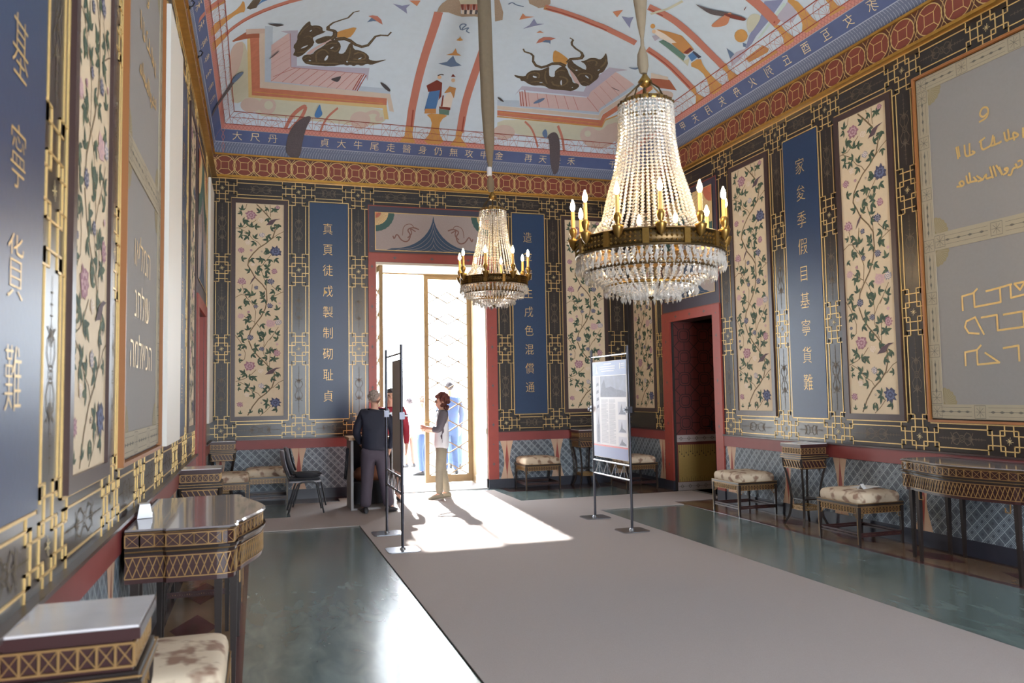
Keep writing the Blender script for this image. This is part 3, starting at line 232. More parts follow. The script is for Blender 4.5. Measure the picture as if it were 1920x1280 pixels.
# ---------------------------------------------------------------- the shell
def wallbox(name, boxes, m):
    M = MB()
    for b in boxes: M.box(*b, m)
    return M.build(name, kind='structure')
DX0, DX1, DZ = 1.995, 4.045, 4.14                      # big doorway in the back wall
wall_back = wallbox('wall_back', [(XL-1.2, DX0, YB, 15.5, -.05, 8.2), (DX1, XR+1.2, YB, 15.5, -.05, 8.2), (DX0, DX1, YB, 15.5, DZ, 8.2)], 'wall_black')
RY0, RY1, RZ = 11.22, 12.62, 2.95                      # side doorways
wall_right = wallbox('wall_right', [(XR, XR+.35, YN, RY0, -.05, 8.2), (XR, XR+.35, RY1, YB, -.05, 8.2), (XR, XR+.35, RY0, RY1, RZ, 8.2)], 'wall_black')
wall_left = wallbox('wall_left', [(XL-.6, XL, YN, RY0, -.05, 8.2), (XL-.6, XL, RY1, YB, -.05, 8.2), (XL-.6, XL, RY0, RY1, RZ, 8.2)], 'wall_black')
wall_near = wallbox('wall_near', [(XL, 1.6, YN-.5, YN, -.05, 8.2), (4.6, XR, YN-.5, YN, -.05, 8.2), (1.6, 4.6, YN-.5, YN, 4.2, 8.2)], 'wall_plain')
M = MB(); M.box(XL-1.2, XR+1.2, YN-.5, 15.5, -.2, 0, 'floor_green'); floor = M.build('floor', kind='structure')
# floor borders: the marquetry strip along both long walls and the back wall
M = MB()
for s, x0, x1 in ((1, 6.25, XR), (-1, XL, -.09)):
    e = x0 if s == 1 else x1
    slab(M, CF, min(e, e+s*.07), max(e, e+s*.07), YN, 13.75, 0, .002, 'border_red')
    a, b = (e+.07, XR) if s == 1 else (XL, e-.07)
    slab(M, CF, a, b, YN, YB, 0, .0015, 'border_tan')
    c = (a+b)/2
    y = YN+.5
    while y < 13.6:
        poly(M, CF, [(c-.17, y), (c, y-.42), (c+.17, y), (c, y+.42)], .0022, 'border_red'); poly(M, CF, [(c-.05, y), (c, y-.2), (c+.05, y), (c, y+.2)], .003, 'border_brown'); y += 1.17
    slab(M, CF, (XR-.09 if s == 1 else XL), (XR if s == 1 else XL+.09), YN, YB, .001, .003, 'border_brown')
slab(M, CF, -.09, DX0-.2, 13.75, YB, 0, .0017, 'border_brown'); slab(M, CF, 4.25, 6.25, 13.75, YB, 0, .0017, 'border_brown')
slab(M, CF, 4.25, 6.25, 13.7, 13.76, .001, .0026, 'border_red')
M.build('inlaid_border', floor)
M = MB()
M.box(1.3, 4.79, YN+.1, 12.42, .003, .014, 'carpet'); M.box(1.3, 4.05, 12.42, 14.0, .003, .014, 'carpet'); M.box(4.79, 6.2, 11.0, 12.42, .003, .014, 'carpet'); M.box(.05, 1.3, 11.0, 12.15, .003, .014, 'carpet'); M.box(.45, 1.3, 12.15, 13.6, .003, .014, 'carpet'); M.box(6.2, XR+.2, 11.35, 12.42, .004, .013, 'carpet')
o = M.build('carpet'); setp(o, 'brown grey low pile carpet running down the room and across to the side door', 'carpet')

# ---------------------------------------------------------------- gilded fretwork
GW = .0105
def knot(M, ch, cx, cz, ux, uy, dirs, m='gold', stubE=3, stubN=3):
    def L(x0, y0, x1, y1): strip(M, ch, (cx+x0*ux, cz+y0*uy), (cx+x1*ux, cz+y1*uy), GW, 0, .006, m)
    for s in (-1, 1):
        L(-2, 2*s, 2, 2*s); L(2*s, -2, 2*s, 2)
        n = 'N' if s == 1 else 'S'
        for t in (-1, 1):
            if n in dirs:
                L(t, s, t, 4.8*s); L(2*t, 3.8*s, 2*t, 4.8*s); L(t, 4.8*s, 3*t, 4.8*s)
            else: L(t, s, t, stubN*s)
        if n in dirs: L(-2, 3.8*s, 2, 3.8*s)
        e = 'E' if s == 1 else 'W'
        for t in (-1, 1):
            if e in dirs:
                L(s, t, 4.8*s, t); L(3.8*s, 2*t, 4.8*s, 2*t); L(4.8*s, t, 4.8*s, 3*t)
            else: L(s, t, stubE*s, t)
        if e in dirs: L(3.8*s, -2, 3.8*s, 2)
    if ux > .02:
        for k in range(4):
            a = k*PI/4+.2; r = .028 if k % 2 else .04
            line(M, ch, [(cx-r*math.cos(a), cz-r*math.sin(a)), (cx+r*math.cos(a), cz+r*math.sin(a))], .006, .003+k*.0004, 'star_gold')
def ornament(M, ch, cu, cv, L, vert):
    def T(a, b): return (cu+b, cv+a) if vert else (cu+a, cv+b)
    k = min(1, L/.9)
    for r in (.018, .036): line(M, ch, [T(*p) for p in circ(0, 0, r, 10)], .007, .002, 'ornament', True)
    for s in (-1, 1):
        line(M, ch, [T(s*.04, 0), T(s*.42*k, 0)], .006, .002, 'ornament')
        for t in (-1, 1):
            line(M, ch, [T(s*.03, t*.03), T(s*.09*k, t*.065), T(s*.15*k, t*.05), T(s*.17*k, t*.015), T(s*.12*k, t*.012)], .009, .0024, 'ornament')
            line(M, ch, [T(s*.16*k, 0), T(s*.2*k, t*.06)], .009, .0028, 'ornament')
        poly(M, ch, [T(s*.13*k, -.03), T(s*.22*k, 0), T(s*.13*k, .03), T(s*.16*k, 0)], .0032, 'ornament')
        for q in (.25, .3, .35): line(M, ch, [T(s*q*k, -.014), T(s*q*k, .014)], .006, .0028, 'ornament')
ZB, ZT = 1.197, 5.328; UY = .0505
def fret(ch, strips, panels, ends, skip=(), mids=(2.575, 3.953), longmid=()):
    M = MB(); mids = list(mids)
    for u0, u1 in strips:
        w = u1-u0; cu = (u0+u1)/2; ux = w/6
        if w < .15:
            for u in (u0+.02, u1-.02): strip(M, ch, (u, ZD+.03), (u, ZF-.05), GW, 0, .006, 'gold')
            continue
        cs = [ZB]+mids+[ZT]
        for z in mids: knot(M, ch, cu, z, ux, ux, 'NS')
        knot(M, ch, cu, ZB, ux, UY, 'NEW'); knot(M, ch, cu, ZT, ux, UY, 'SEW')
        seg = [(ZB+4.8*UY, mids[0]-4.8*ux)]+[(a+4.8*ux, b-4.8*ux) for a, b in zip(mids, mids[1:])]+[(mids[-1]+4.8*ux, ZT-4.8*UY)]
        for a, b in seg:
            for t in (-2, 2): strip(M, ch, (cu+t*ux, a-ux), (cu+t*ux, b+ux), GW, 0, .006, 'gold')
            ornament(M, ch, cu, (a+b)/2, b-a, True)
    cents = sorted([((a+b)/2, (b-a)/6) for a, b in strips if b-a >= .15]+[(c, .0505) for c in longmid])
    for c in longmid:
        for z in (ZB, ZT): knot(M, ch, c, z, .0505, UY, 'EW')
    for (c0, x0), (c1, x1) in zip(cents, cents[1:]):
        for z in (ZB, ZT):
            if any(k0 < (c0+c1)/2 < k1 and zz == z for k0, k1, zz in skip): continue
            for t in (-2, 2): strip(M, ch, (c0+4.8*x0-x0, z+t*UY), (c1-4.8*x1+x1, z+t*UY), GW, 0, .006, 'gold')
            ornament(M, ch, (c0+c1)/2, z, (c1-c0)-9*.055, False)
    for u0, u1, z0, z1 in panels:
        for p, q in (((u0,z0),(u1,z0)), ((u1,z0),(u1,z1)), ((u1,z1),(u0,z1)), ((u0,z1),(u0,z0))): strip(M, ch, p, q, GW*1.2, 0, .008, 'gold')
    strip(M, ch, (ends[0], ZF-.035), (ends[1], ZF-.035), GW, 0, .006, 'gold')
    return M
SR = [(12.9,13.17), (10.64,11.0), (9.30,9.62), (8.25,8.575), (6.95,7.275), (4.72,5.05), (3.31,3.70), (2.27,2.6)]
PRf = [(13.17,14.13,ZP0,ZP1), (9.62,10.64,ZP0,ZP1), (8.575,9.30,ZP0,ZP1), (7.275,8.25,ZP0,ZP1), (5.05,6.95,ZP0,ZP1)]
SB = [(-.745,-.45), (.49,.836), (1.52,1.865), (4.235,4.565), (5.23,5.57), (6.5,6.93)]
PBf = [(-.45,.49,ZP0,ZP1), (.836,1.52,ZP0,ZP1), (4.565,5.23,ZP0,ZP1), (5.57,6.5,ZP0,ZP1)]
fret(CB, SB, PBf, (XL, XR), skip=[(1.8,4.3,ZB)], longmid=(3.05,)).build('gilded_fretwork', wall_back)
fret(CR, SR, PRf, (YN, YB), skip=[(10.9,12.95,ZB)], longmid=(6.0,)).build('gilded_fretwork', wall_right)
fret(CL, SR, PRf[1:]+[(3.70,4.72,ZP0,ZP1), (2.6,3.31,ZP0,ZP1), (13.17,14.13,ZP0,ZP1)], (YN, YB), skip=[(10.9,12.95,ZB)], longmid=(6.0,)).build('gilded_fretwork', wall_left)

# ---------------------------------------------------------------- dado, baseboard, frieze
def run(ch, segs, hour, name):
    M = MB()
    for u0, u1 in segs:
        poly(M, ch, rect(u0, u1, .17, .87), .004, 'dado_lattice'); slab(M, ch, u0, u1, .87, ZD, 0, .022, 'dado_red'); slab(M, ch, u0, u1, ZD, ZD+.02, 0, .045, 'frame_brown')
    for c in hour:
        e = [(c-.125,.87), (c+.125,.87), (c+.075,.68), (c+.05,.5), (c+.06,.4), (c+.1,.25), (c+.125,.17), (c-.125,.17), (c-.1,.25), (c-.06,.4), (c-.05,.5), (c-.075,.68)]
        poly(M, ch, e[:4]+e[9:], .006, 'dado_cream'); poly(M, ch, e[3:10], .006, 'dado_cream')
        poly(M, ch, [(c,.84), (c+.035,.52), (c,.2), (c-.035,.52)], .0075, 'dado_rose')
        line(M, ch, [(c,.87), (c,.17)], .006, .009, 'dado_rose')
    w = {CB: wall_back, CR: wall_right, CL: wall_left}[ch]
    M.build('painted_dado', w)
run(CB, [(XL, 1.86), (4.24, XR)], [.663, -.6, 4.4, 5.4, 6.72], 'b')
run(CR, [(YN, 11.0), (12.9, YB)], [13.03, 10.82, 9.46, 8.41, 7.11, 4.9, 3.5], 'r')
run(CL, [(YN, 11.0), (12.9, YB)], [13.03, 10.82, 9.46, 8.41, 7.11, 4.9, 3.5], 'l')
def base(ch, segs, name):
    M = MB()
    for u0, u1 in segs: slab(M, ch, u0, u1, 0, .17, 0, .014, 'base_black')
    M.build(name, kind='structure')
base(CB, [(XL+.02, 1.86), (4.24, XR-.02)], 'baseboard_back'); base(CR, [(YN, 11.0), (12.9, YB)], 'baseboard_right'); base(CL, [(YN, 11.0), (12.9, YB)], 'baseboard_left')
def frieze(ch, a, b, sp, name, start):
    M = MB(); c = 5.715
    slab(M, ch, a, b, ZF, ZC, 0, .03, 'frieze_brown')
    slab(M, ch, a, b, ZF-.03, ZF, 0, .085, 'gilt_mould'); slab(M, ch, a, b, ZF, ZF+.018, 0, .06, 'gilt_mould'); slab(M, ch, a, b, ZC-.03, ZC, 0, .055, 'gilt_mould')
    u = start; R = sp*.5
    while u > a+sp*.4: u -= sp
    while u < b-.05:
        r = .165; k = min(1.0, R/r)*1.04
        E = [(u+r*k*math.cos(t), c+r*math.sin(t)) for t in [2*PI*i/24 for i in range(24)]]
        poly(M, ch, E, .0335, 'frieze_red'); line(M, ch, E, .012, .037, 'gold', True)
        q = .062; line(M, ch, rect(u-q*k, u+q*k, c-q, c+q), .009, .036, 'gold', True)
        for sx in (-1, 1):
            for sy in (-1, 1): line(M, ch, [(u+sx*q*k, c+sy*q), (u+sx*.117*k, c+sy*.117)], .009, .036, 'gold')
            line(M, ch, [(u+R+sx*.05, c-.17), (u+R, c-.1), (u+R-sx*.05, c-.17)], .008, .035, 'gold'); line(M, ch, [(u+R+sx*.05, c+.17), (u+R, c+.1), (u+R-sx*.05, c+.17)], .008, .035, 'gold')
            line(M, ch, [(u+R, c-.1), (u+R+sx*.03, c), (u+R, c+.1)], .007, .035, 'gold')
        u += sp
    M.build(name, kind='structure')
frieze(CB, XL, XR, .3145, 'trim_1', -.559); frieze(CR, YN, YB, .378, 'trim_2', 8.178); frieze(CL, YN, YB, .378, 'trim_3', 8.178)

# ---------------------------------------------------------------- vaulted ceiling with its paintings
HV, WH = 1.85, (XR-XL)/2
def vz(d): t = min(1, max(0, d/WH)); return ZC+HV*(1-(1-t)**2)**.62
DB = [0, .012, .028, .055, .085, .12, .155, .21, .28, .36, .45, .56, .68, .82, .98, 1.15, 1.35, 1.58, 1.85, 2.15, 2.5, 2.9, 3.35, WH]
def vpt(face, s, d, o=0):                                # face b: s = x ; r, l: s = y
    d0 = max(d, .001); n1 = (vz(d0+.004)-vz(d0-.001 if d0 > .002 else d0))/.005; ln = math.hypot(n1, 1); off = o
    z = vz(d)-off/ln; dd = d+off*n1/ln*.98
    return (s, YB-dd, z) if face == 'b' else ((XR-dd, s, z) if face == 'r' else (XL+dd, s, z))
M = MB()
for i in range(len(DB)-1):
    d0, d1 = DB[i], DB[i+1]; z0, z1 = vz(d0), vz(d1)
    A = [(XL+d0, YB-d0, z0), (XR-d0, YB-d0, z0), (XR-d0, YN+d0, z0), (XL+d0, YN+d0, z0)]; B = [(XL+d1, YB-d1, z1), (XR-d1, YB-d1, z1), (XR-d1, YN+d1, z1), (XL+d1, YN+d1, z1)]
    for k in range(4):
      ns = 24
      for q in range(ns):
        L_ = lambda P, Q, f: tuple(P[i_]+(Q[i_]-P[i_])*f for i_ in range(3)); a_, b_ = A[k], A[(k+1) % 4]; c_, e_ = B[(k+1) % 4], B[k]
        M.face([L_(e_, c_, q/ns), L_(e_, c_, (q+1)/ns), L_(a_, b_, (q+1)/ns), L_(a_, b_, q/ns)], 'paint_bandgrey' if d1 <= .056 else ('paint_bandblue' if d1 <= .156 else ('paint_pinkband' if d1 <= .215 else 'paint_sky')))
ceiling = M.build('ceiling', kind='structure')
def smooth_normals(o):                                   # the plaster runs smoothly from one cove into the next
    me = o.data; N = []
    bm = bmesh.new(); bm.from_mesh(me); bm.normal_update(); bmesh.ops.reverse_faces(bm, faces=[f for f in bm.faces if f.normal.z > 0]); bm.to_mesh(me); bm.free()
    def sl(d): d = max(d, .004); return (vz(d+.01)-vz(d-.003))/.013
    for l in me.loops:
        x, y, z = me.vertices[l.vertex_index].co; D4 = (YB-y, XR-x, x-XL, y-YN); dm = max(.0, min(D4)); tau = .02+.32*dm; v = Vector((0, 0, 0))
        for d, (nx, ny) in zip(D4, ((0,-1), (-1,0), (1,0), (0,1))):
            q = (d-dm)/tau
            if q > 12: continue
            s = sl(min(d, WH)); v += Vector((nx*s, ny*s, -1)).normalized()*math.exp(-q)
        N.append(v.normalized())
    for p in me.polygons: p.use_smooth = True
    me.normals_split_custom_set(N)
def sd(face, x, y): return (x, YB-y) if face == 'b' else ((y, XR-x) if face == 'r' else (y, x-XL))
def clip(P, f):
    R = []
    for i in range(len(P)):
        a, b = P[i], P[(i+1) % len(P)]; fa, fb = f(a), f(b)
        if fa >= 0: R.append(a)
        if (fa >= 0) != (fb >= 0): t = fa/(fa-fb); R.append((a[0]+(b[0]-a[0])*t, a[1]+(b[1]-a[1])*t))
    return R
def vpaint(M, P, o, m):                                  # P in plan coordinates (x, y)
    if len(P) > 4:
        T = tessellate_polygon([[Vector((x, y, 0)) for x, y in P]])
        for t in T: vpaint(M, [P[i] for i in t], o, m)
        return
    for face in 'brl':
        Q = [sd(face, *p) for p in P]
        if face == 'b': Q = clip(clip(Q, lambda p: p[0]-XL-p[1]), lambda p: XR-p[0]-p[1])
        else: Q = clip(clip(Q, lambda p: YB-p[0]-p[1]), lambda p: WH-p[1])
        if len(Q) < 3: continue
        lo = min(p[1] for p in Q); hi = max(p[1] for p in Q)
        for i in range(len(DB)-1):
            if DB[i+1] <= lo or DB[i] >= hi: continue
            R = clip(clip(Q, lambda p: p[1]-DB[i]), lambda p: DB[i+1]-p[1])
            if len(R) < 3: continue
            ar = abs(sum(R[k][0]*R[(k+1) % len(R)][1]-R[(k+1) % len(R)][0]*R[k][1] for k in range(len(R))))
            if ar < 2e-6: continue
            M.face([vflat(face, s, d, i, o) for s, d in R], m)
def vflat(face, s, d, i, o):                             # exactly in the plane of ceiling strip i, lowered by o
    d0, d1 = DB[i], DB[i+1]; z0, z1 = vz(d0), vz(d1); z = z0+(z1-z0)*(d-d0)/(d1-d0); ln = math.hypot(d1-d0, z1-z0)
    dd = d+o*(z1-z0)/ln; z -= o*(d1-d0)/ln
    return (s, YB-dd, z) if face == 'b' else ((XR-dd, s, z) if face == 'r' else (XL+dd, s, z))
def vline(M, pts, w, o, m):
    for a, b in zip(pts, pts[1:]):
        d = math.hypot(b[0]-a[0], b[1]-a[1])
        if d < 1e-5: continue
        dx, dy = (b[0]-a[0])/d, (b[1]-a[1])/d; h = w/2; e = w*.15
        vpaint(M, [(a[0]-dx*e+dy*h, a[1]-dy*e-dx*h), (b[0]+dx*e+dy*h, b[1]+dy*e-dx*h), (b[0]+dx*e-dy*h, b[1]+dy*e+dx*h), (a[0]-dx*e-dy*h, a[1]-dy*e+dx*h)], o+eps(), m)
def pxy(face, s, d): return (s, YB-d) if face == 'b' else ((XR-d, s) if face == 'r' else (XL+d, s))
# bands of text, lattice and railing that run round the springing
M = MB(); RL = MB()
for face, s0, s1 in (('b', XL, XR), ('r', 3.0, YB), ('l', 3.0, YB)):
    s = s0
    while s < s1:
        for dd in (.0, .0275): vline(M, [pxy(face, s, .004+dd), pxy(face, s+.035, .028+dd-.002)], .004, .002, 'paint_hatch')
        s += .045
    s = s0
    while s < s1:
        vline(M, [pxy(face, s, .16), pxy(face, s+.06, .207)], .006, .002, 'paint_redline'); vline(M, [pxy(face, s+.06, .16), pxy(face, s, .207)], .006, .0024, 'paint_redline'); s += .06
    for dd, w in ((.052, .004), (.156, .004)): vline(M, [pxy(face, s0+dd, dd), pxy(face, s1-dd, dd)], w, .003, 'paint_hatch')
    for dd, w in ((.212, .008), (.29, .006), (.362, .010)): vline(RL, [pxy(face, s0+dd, dd), pxy(face, s1-dd, dd)], w, .009, 'paint_red')
    s = s0+.3; k = 0
    while s < s1-.3:
        vline(RL, [pxy(face, s, .212), pxy(face, s, .362)], .006, .0094, 'paint_redline')
        if k % 3 < 2:
            for r in (.2, .12): vline(RL, [pxy(face, s+.225+r*math.cos(t*PI/6), .213+r*.72*math.sin(t*PI/6)) for t in range(7)], .005, .0098, 'paint_redline')
            for t in range(1, 6): vline(RL, [pxy(face, s+.225, .213), pxy(face, s+.225+.2*math.cos(t*PI/6), .213+.144*math.sin(t*PI/6))], .004, .0096, 'paint_redline')
        else:
            for a in ((0,0,.15,.15), (0,.15,.15,0), (.15,.075,.3,.075), (.3,0,.45,.15), (.3,.15,.45,0), (.15,0,.15,.15), (.3,0,.3,.15)): vline(RL, [pxy(face, s+a[0], .212+a[1]), pxy(face, s+a[2], .212+a[3])], .005, .0099, 'paint_redline')
        s += .45; k += 1
M.build('painted_band', ceiling)
def vtext(face, chars, s0, sp, mir):
    M = MB(); dz = vz(.145)-vz(.065); h = dz
    for i, c in enumerate(chars):
        if c == ' ': continue
        s = s0+i*sp*mir
        def f(u, v, o, face=face): 
            d = .065+(.145-.065)*min(1, max(0, v)); P = vpt(face, u, d, .004); return P
        ch = Chart(f, mir)
        T = MB(); cu = bpy.data.curves.new('t', 'FONT'); cu.body = c; cu.size = .17; cu.align_x = 'CENTER'; cu.resolution_u = 2; cu.offset = -.0015
        ob = bpy.data.objects.new('t', cu); COL.objects.link(ob); dg = bpy.context.evaluated_depsgraph_get(); me = bpy.data.meshes.new_from_object(ob.evaluated_get(dg))
        for p in me.polygons: M.face([f(s+mir*me.vertices[k].co.x, (me.vertices[k].co.y+.02)/.17, 0) for k in p.vertices], 'paint_glyph')
        bpy.data.objects.remove(ob); bpy.data.curves.remove(cu); bpy.data.meshes.remove(me)
    M.build('painted_lettering', ceiling)
vtext('b', '大尺丹  貞大牛尾走醫身仍無攻申金 再天未禾  千立王上工', -.36, .292, 1)
vtext('r', '仁由制豕女互酉丘列火舟矢月天甲再', 6.2, .40, 1)
vtext('l', '大王火天立工月千禾未再申金無仍', 5.5, .5, 1)
# figures, towers and dragons
def chaikin(P, closed, n=2):
    for _ in range(n):
        Q = [] if closed else [P[0]]; L = len(P)
        for i in range(L if closed else L-1):
            a, b = P[i], P[(i+1) % L]; Q += [(a[0]*.75+b[0]*.25, a[1]*.75+b[1]*.25), (a[0]*.25+b[0]*.75, a[1]*.25+b[1]*.75)]
        P = Q if closed else Q+[P[-1]]
    return P
NM = dict(b='painted_pavilion', d='painted_dragon', e='painted_dragon', c='painted_column', f='painted_figure', p='painted_parasol', q='painted_bird', v='painted_foliage')
ORD = dict(v=0, b=1, c=2, p=2, f=3, d=4, e=4, q=5)
MM = {}
for k, it in enumerate(PAINT.split(';')):
    g, c, w, pp = it.split('|'); pts = [tuple(map(float, q.split(','))) for q in pp.split()]; M = MM.setdefault(g, MB()); o = .002+ORD[g]*.0022+k*.00001; o += {'q': .004}.get(g, 0)
    o = .0015+k*.00002+(.008 if g == 'q' else 0)
    if float(w) > 0 and len(pts) > 2 and g != 'b': pts = chaikin(pts, False)
    if float(w) == 0 and (g in 'dqv' or (g == 'e') or (g == 'c' and len(pts) > 6)): pts = chaikin(pts, True, 2 if g in 'qv' else 1)
    if c == 'tan': w = float(w)*.7
    if float(w) > 0: vline(M, pts, float(w)*(1.05 if c in ('rose', 'red') else .72), o, 'paint_'+c)
    else: vpaint(M, pts, o, 'paint_'+c)
for g, M in MM.items(): M.build(NM[g], ceiling)
RL.build('painted_railing', ceiling)
for o in [ceiling]+kids(ceiling): smooth_normals(o)
# ---------------------------------------------------------------- panels on the walls
PW, PH = .81, 3.65
def leafshape(M, x, y, a, L, m, o):
    c, s = math.cos(a), math.sin(a)
    P = [(0,0), (.3,.2), (.62,.17), (1,0), (.6,-.16), (.3,-.19)]
    poly(M, CP, [(x+L*(p*c-q*s), y+L*(p*s+q*c)) for p, q in P], o, m)
def floral_mesh():
    M = MB(); poly(M, CP, rect(0, PW, 0, PH), .012, 'cream_silk'); rnd = random.Random(3)
    for t in STEMS.split(';'):
        v = t.split(); w = .019 if v[0] == '1' else .009; pts = [(float(a.split(',')[0])*PW, float(a.split(',')[1])*PH) for a in v[1:]]
        pts = [(min(PW-.005, max(.005, x)), min(PH-.005, max(.005, y))) for x, y in pts]; line(M, CP, pts, w, .0136, 'stem')
    for i, t in enumerate(LEAVES.split()):
        x, y = [float(a) for a in t.split(',')]; x *= PW; y *= PH
        if not (.03 < x < PW-.03 and .03 < y < PH-.03): continue
        a = rnd.uniform(0, 2*PI)
        for k, (da, L) in enumerate(((0, .105), (1.0, .075), (-1.0, .075))):
            L *= min(1, min(x, PW-x, y, PH-y)/.105); leafshape(M, x-.02*math.cos(a), y-.02*math.sin(a), a+da, L, 'leaf' if (i+k) % 3 else 'leaf2', .0146+k*.0003)
    CM = dict(m=('mauve', 'mauve2'), w=('palef', 'cream_silk'), g=('greyf', 'palef'), b=('navyf', 'bluef'), n=('navyf', 'greyf'), t=('stem', 'palef'), p=('pinkf', 'mauve2'))
    for t in FLOWERS.split():
        x, y, r, c = t.split(','); x = float(x)*PW; y = float(y)*PH; r = float(r)*PW*1.15; r = min(r, min(x, PW-x, y, PH-y)); c1, c2 = CM[c]; n = 9 if r > .04 else 6
        for ring, (rr, mm) in enumerate(((1, c1), (.72, c2), (.45, c1), (.2, c2))):
            P = []
            for k in range(n*2): q = r*rr*(1 if k % 2 == 0 else .74)*rnd.uniform(.75, 1.08); P.append((x+q*math.cos(PI*k/n+ring*.3), y+q*.85*math.sin(PI*k/n+ring*.3)))
            poly(M, CP, P, .016+ring*.0005, mm)
    for t in BIRDS.split(';'): poly(M, CP, [(float(a.split(',')[0])*PW, float(a.split(',')[1])*PH) for a in t.split()], .0185, 'birdb')
    return M
canvas = floral_mesh().mesh('painted_silk')
def place(ch, u, z): # origin and rotation of a panel frame whose local x runs to the viewer's right
    return {CB: ((u, YB-.001, z), 0), CR: ((XR-.001, u, z), -PI/2), CL: ((XL+.001, u, z), PI/2)}[ch]
def frame_part(par, w, h, b, t, m, name='frame', lip=None):
    M = MB()
    for u0, u1, v0, v1 in ((-b, w+b, -b, 0), (-b, w+b, h, h+b), (-b, 0, 0, h), (w, w+b, 0, h)): slab(M, CP, u0, u1, v0, v1, 0, t, m)
    M.build(name, par)
def floral(ch, u0, u1, label):                      # u0 = edge at viewer's left of the silk
    loc, rz = place(ch, u0, 1.43); w = abs(u1-u0)
    t = empty('floral_panel', loc, rz, label, 'wall panel', 'painted floral silk panels')
    o = bpy.data.objects.new('painted_silk', canvas); COL.objects.link(o); o.parent = t; o.scale = (w/PW, 1, 1)
    frame_part(t, w, PH, .07, .03, 'frame_brown')
floral(CB, -.38, .412, 'floral silk panel at the left end of the back wall')
floral(CB, 5.64, 6.43, 'floral silk panel at the right end of the back wall')
floral(CR, 14.05, 13.25, 'floral silk panel on the right wall between the far corner and the red door')
floral(CR, 10.56, 9.71, 'floral silk panel on the right wall just right of the red framed side door')
floral(CR, 8.165, 7.36, 'floral silk panel on the right wall beside the large grey panel')
floral(CL, 3.78, 4.60, 'floral silk panel nearest the camera on the left wall')
floral(CL, 9.70, 10.56, 'floral silk panel on the left wall, seen edge on beside the far red side door')
def blue(ch, u0, u1, z0, chars, ztop, zbot, label, hs=.2):
    loc, rz = place(ch, u0, z0); w = abs(u1-u0); h = ZP1-z0-.015
    t = empty('inscription_panel', loc, rz, label, 'wall panel', 'dark blue panels with gilded characters')
    M = MB(); slab(M, CP, .012, w-.012, .012, h-.005, 0, .012, 'panel_blue'); M.build('blue_ground', t)
    n = len(chars)
    for i, c in enumerate(chars):
        M = MB(); glyphs(M, CP, c, w/2-(.02 if ch is CB else 0), ztop+(zbot-ztop)*i/(n-1)-z0, hs*.88, .0145, 'gold', sx=.85); M.build('gilded_character', t)
blue(CB, .836, 1.52, ZP0, '真頁徒戍製制砌耻貞', 4.69, 1.75, 'dark blue panel with nine gold characters left of the bright doorway', .25)
blue(CB, 4.565, 5.23, ZP0, '造金精生戌色混償通', 4.70, 1.85, 'dark blue panel with gold characters on the back wall right of the bright doorway', .25)
blue(CR, 9.30, 8.575, ZP0, '家夋季假目基寧貨難', 4.73, 1.82, 'dark blue panel with gold characters on the right wall between two floral panels', .27)
blue(CL, 2.6, 3.31, ZP0, '家愛季假目基寧貨難', 4.73, 1.82, 'glossy dark blue panel with gold characters at the left edge of the photo', .27)
blue(CL, 8.575, 9.30, ZP0, '真頁徒戍製制砌耻貞', 4.7, 1.8, 'dark blue panel with gold characters far along the left wall, past the white board', .27)
